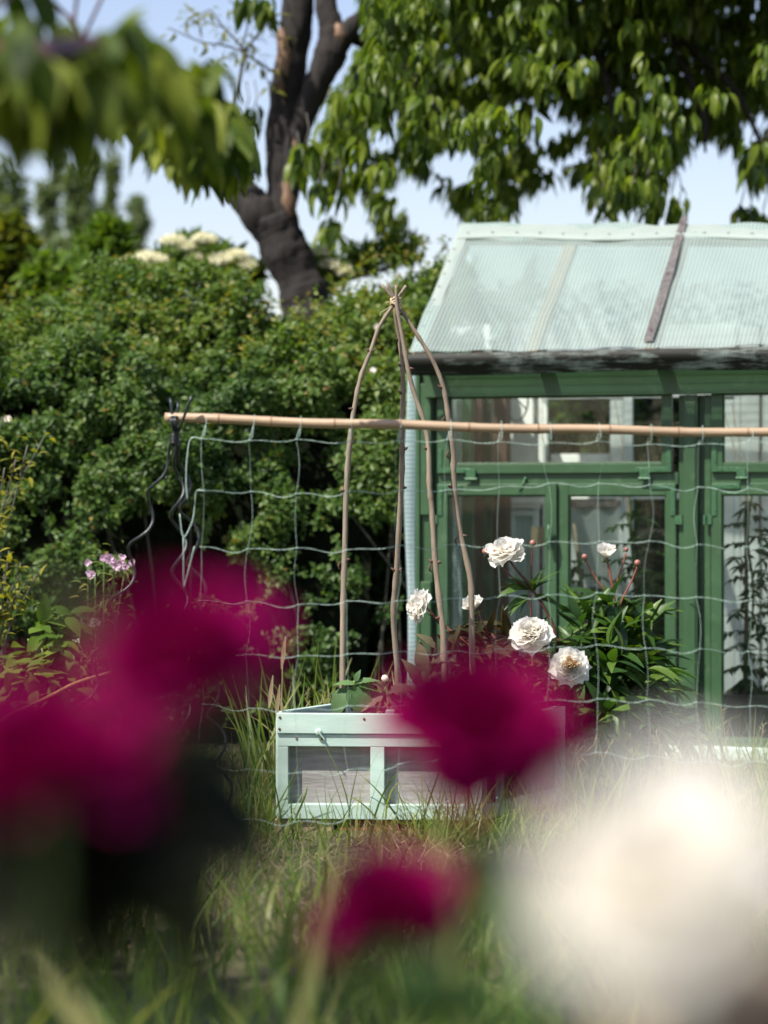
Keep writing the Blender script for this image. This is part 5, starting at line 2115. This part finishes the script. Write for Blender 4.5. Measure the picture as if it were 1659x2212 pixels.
# foreground tall grass, far inside the blur
sc = Scatter()
FB = [tmpl_blade(8, .030, c) for c in (.4, .9, 1.5)]
blades(sc, 150, (-.72, .30, 2.7, 4.4), (.22, .50), FB, 21, .30)
blades(sc, 90, (.0, .75, 2.6, 4.4), (.25, .55), FB, 22, .28)
blades(sc, 2200, (-1.2, 1.0, 3.9, 6.6), (.10, .32), FB, 23, .35)
o = sc.build('foreground_grass', M['fgrass'])
tag(o, 'long blurred grass blades in the near foreground', 'grass', kind='stuff')
sc = Scatter()
sc.put([P(215, 2260, 2.6)], [(-.55, -.1, .9)], [(.4, -1, .3)], .14, tmpl_blade(8, .17, 1.0))
sc.put([P(930, 2260, 3.0), P(1000, 2290, 2.8), P(640, 2240, 3.0)], [(.25, 0, 1), (-.1, 0, 1), (.2, 0, 1)], [(0, -1, .2)] * 3, [.28, .30, .24], tmpl_blade(8, .07, .6))
o = sc.build('grass_leaf', M['fgrass'])
tag(o, 'broad blurred grass leaves close to the lens along the bottom', 'grass', kind='stuff')

# ------------------------------------------------------------------ foreground peonies
def fg_peony(label, flowers, mat, base, seed, foliage=None, shade_blooms=(), leafmat='peony_leaf'):
    o = thing('peony_plant', label, 'peony', tuple(base))
    m = MB()
    r = np.random.default_rng(seed)
    for (u, v, dd, R, face) in list(flowers) + list(shade_blooms):
        c = P(u, v, dd)
        cb = c - Vector(face).normalized() * R * .35
        m.tube(smooth_path([cb, cb + Vector((0, .01, -.12)), Vector(base).lerp(cb, .4), Vector(base)], 6), [.004] * 6 + [.005] * 13, 8)
        fl_ = peony(c, face, R, mat if (u, v, dd, R, face) in flowers else 'petal_shade_tan', o, seed + int(u), n_in=90)
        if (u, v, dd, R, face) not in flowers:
            fl_['label'] = 'added bloom, tan in place of shaded petals'
    obj('stem', m, M['stem_green'], o, True)
    sc = Scatter()
    for (u, v, dd, k, su, sv_) in foliage or ():
        for i in range(k):
            leaf_spray(sc, P(u + r.normal() * su, v + r.normal() * sv_, dd + r.normal() * .06), (r.normal() * .8, r.normal() * .6, .15 + r.normal() * .3), 3, .11, .5, r)
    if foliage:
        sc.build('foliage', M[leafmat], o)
    return o


gz0 = lambda u, dd: P(u, 1106, dd) - Vector((0, 0, HC))
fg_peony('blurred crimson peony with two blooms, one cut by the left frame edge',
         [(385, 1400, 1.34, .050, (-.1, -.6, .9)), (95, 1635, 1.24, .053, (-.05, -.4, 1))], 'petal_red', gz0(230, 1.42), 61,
         [(330, 1590, 1.46, 6, 45, 25), (150, 1830, 1.42, 24, 80, 45), (60, 1800, 1.42, 8, 50, 40)], (), 'peony_leaf_shaded')
fg_peony('crimson peony out of focus in front of the planter and tepee', [(1025, 1568, 1.72, .067, (.12, -.55, .9))], 'petal_red', gz0(1010, 1.82), 62, [(1010, 1900, 1.8, 3, 20, 30)])
fg_peony('small crimson peony out of focus at the bottom centre', [(838, 1968, 1.50, .050, (-.2, -.42, 1))], 'petal_red', gz0(850, 1.58), 63, [(860, 2150, 1.55, 4, 40, 30)])
fg_peony('huge blurred white peony in the lower right corner with an added tan bloom below for its shaded petals', [(1425, 1890, .84, .047, (-.45, -.7, .9))], 'petal_white', gz0(1450, .94), 64, None,
         [(1570, 2260, .90, .044, (-.5, -.7, .8))])  # added bloom, coloured as the shaded underside of the white one

#==LIGHT==
# ------------------------------------------------------------------ light, sky, camera
EL_, AZ_ = math.radians(55), math.radians(180 + 52)
sund = Vector((math.sin(AZ_) * math.cos(EL_), math.cos(AZ_) * math.cos(EL_), math.sin(EL_)))
ld = bpy.data.lights.new('sun', 'SUN')
ld.energy = 5.0
ld.angle = math.radians(.55)
ld.color = (1.0, .95, .86)
lo = bpy.data.objects.new('sun', ld)
COL.objects.link(lo)
lo.rotation_euler = (-sund).to_track_quat('-Z', 'Y').to_euler()
lo.location = (0, 0, 20)

W = bpy.data.worlds.new('World')
S.world = W
W.use_nodes = True
wn = W.node_tree
wn.nodes.clear()
sky = wn.nodes.new('ShaderNodeTexSky')
sky.sky_type = 'NISHITA'
sky.sun_disc = False
sky.sun_elevation = EL_
sky.sun_rotation = AZ_
sky.air_density = 1.15
sky.dust_density = 1.0
sky.ozone_density = 1.0
bg = wn.nodes.new('ShaderNodeBackground')
bg.inputs[1].default_value = .115
wo = wn.nodes.new('ShaderNodeOutputWorld')
tint = wn.nodes.new('ShaderNodeMix')
tint.data_type = 'RGBA'
tint.blend_type = 'MULTIPLY'
tint.inputs[0].default_value = 1.0
wn.links.new(sky.outputs[0], tint.inputs[6])
tint.inputs[7].default_value = (1.11, .98, 1.02, 1)
wn.links.new(tint.outputs[2], bg.inputs[0])
wn.links.new(bg.outputs[0], wo.inputs[0])

cd = bpy.data.cameras.new('camera')
cam = bpy.data.objects.new('camera', cd)
COL.objects.link(cam)
cam.location = (0, 0, HC)
cam.rotation_euler = (math.radians(90), 0, 0)
cd.sensor_fit = 'VERTICAL'
cd.sensor_height = 36
cd.sensor_width = 27
cd.lens = 85
cd.clip_start = .05
cd.clip_end = 3000
cd.dof.use_dof = True
cd.dof.focus_distance = 8.15
cd.dof.aperture_fstop = 1.8
S.camera = cam

S.view_settings.view_transform = 'Standard'
S.view_settings.look = 'None'
S.view_settings.exposure = 0.68
S.view_settings.gamma = 1.0
S.render.engine = 'CYCLES'
S.cycles.use_denoising = True
S.cycles.max_bounces = 10
S.cycles.transparent_max_bounces = 24
S.cycles.diffuse_bounces = 6
S.cycles.caustics_reflective = False
S.cycles.caustics_refractive = False
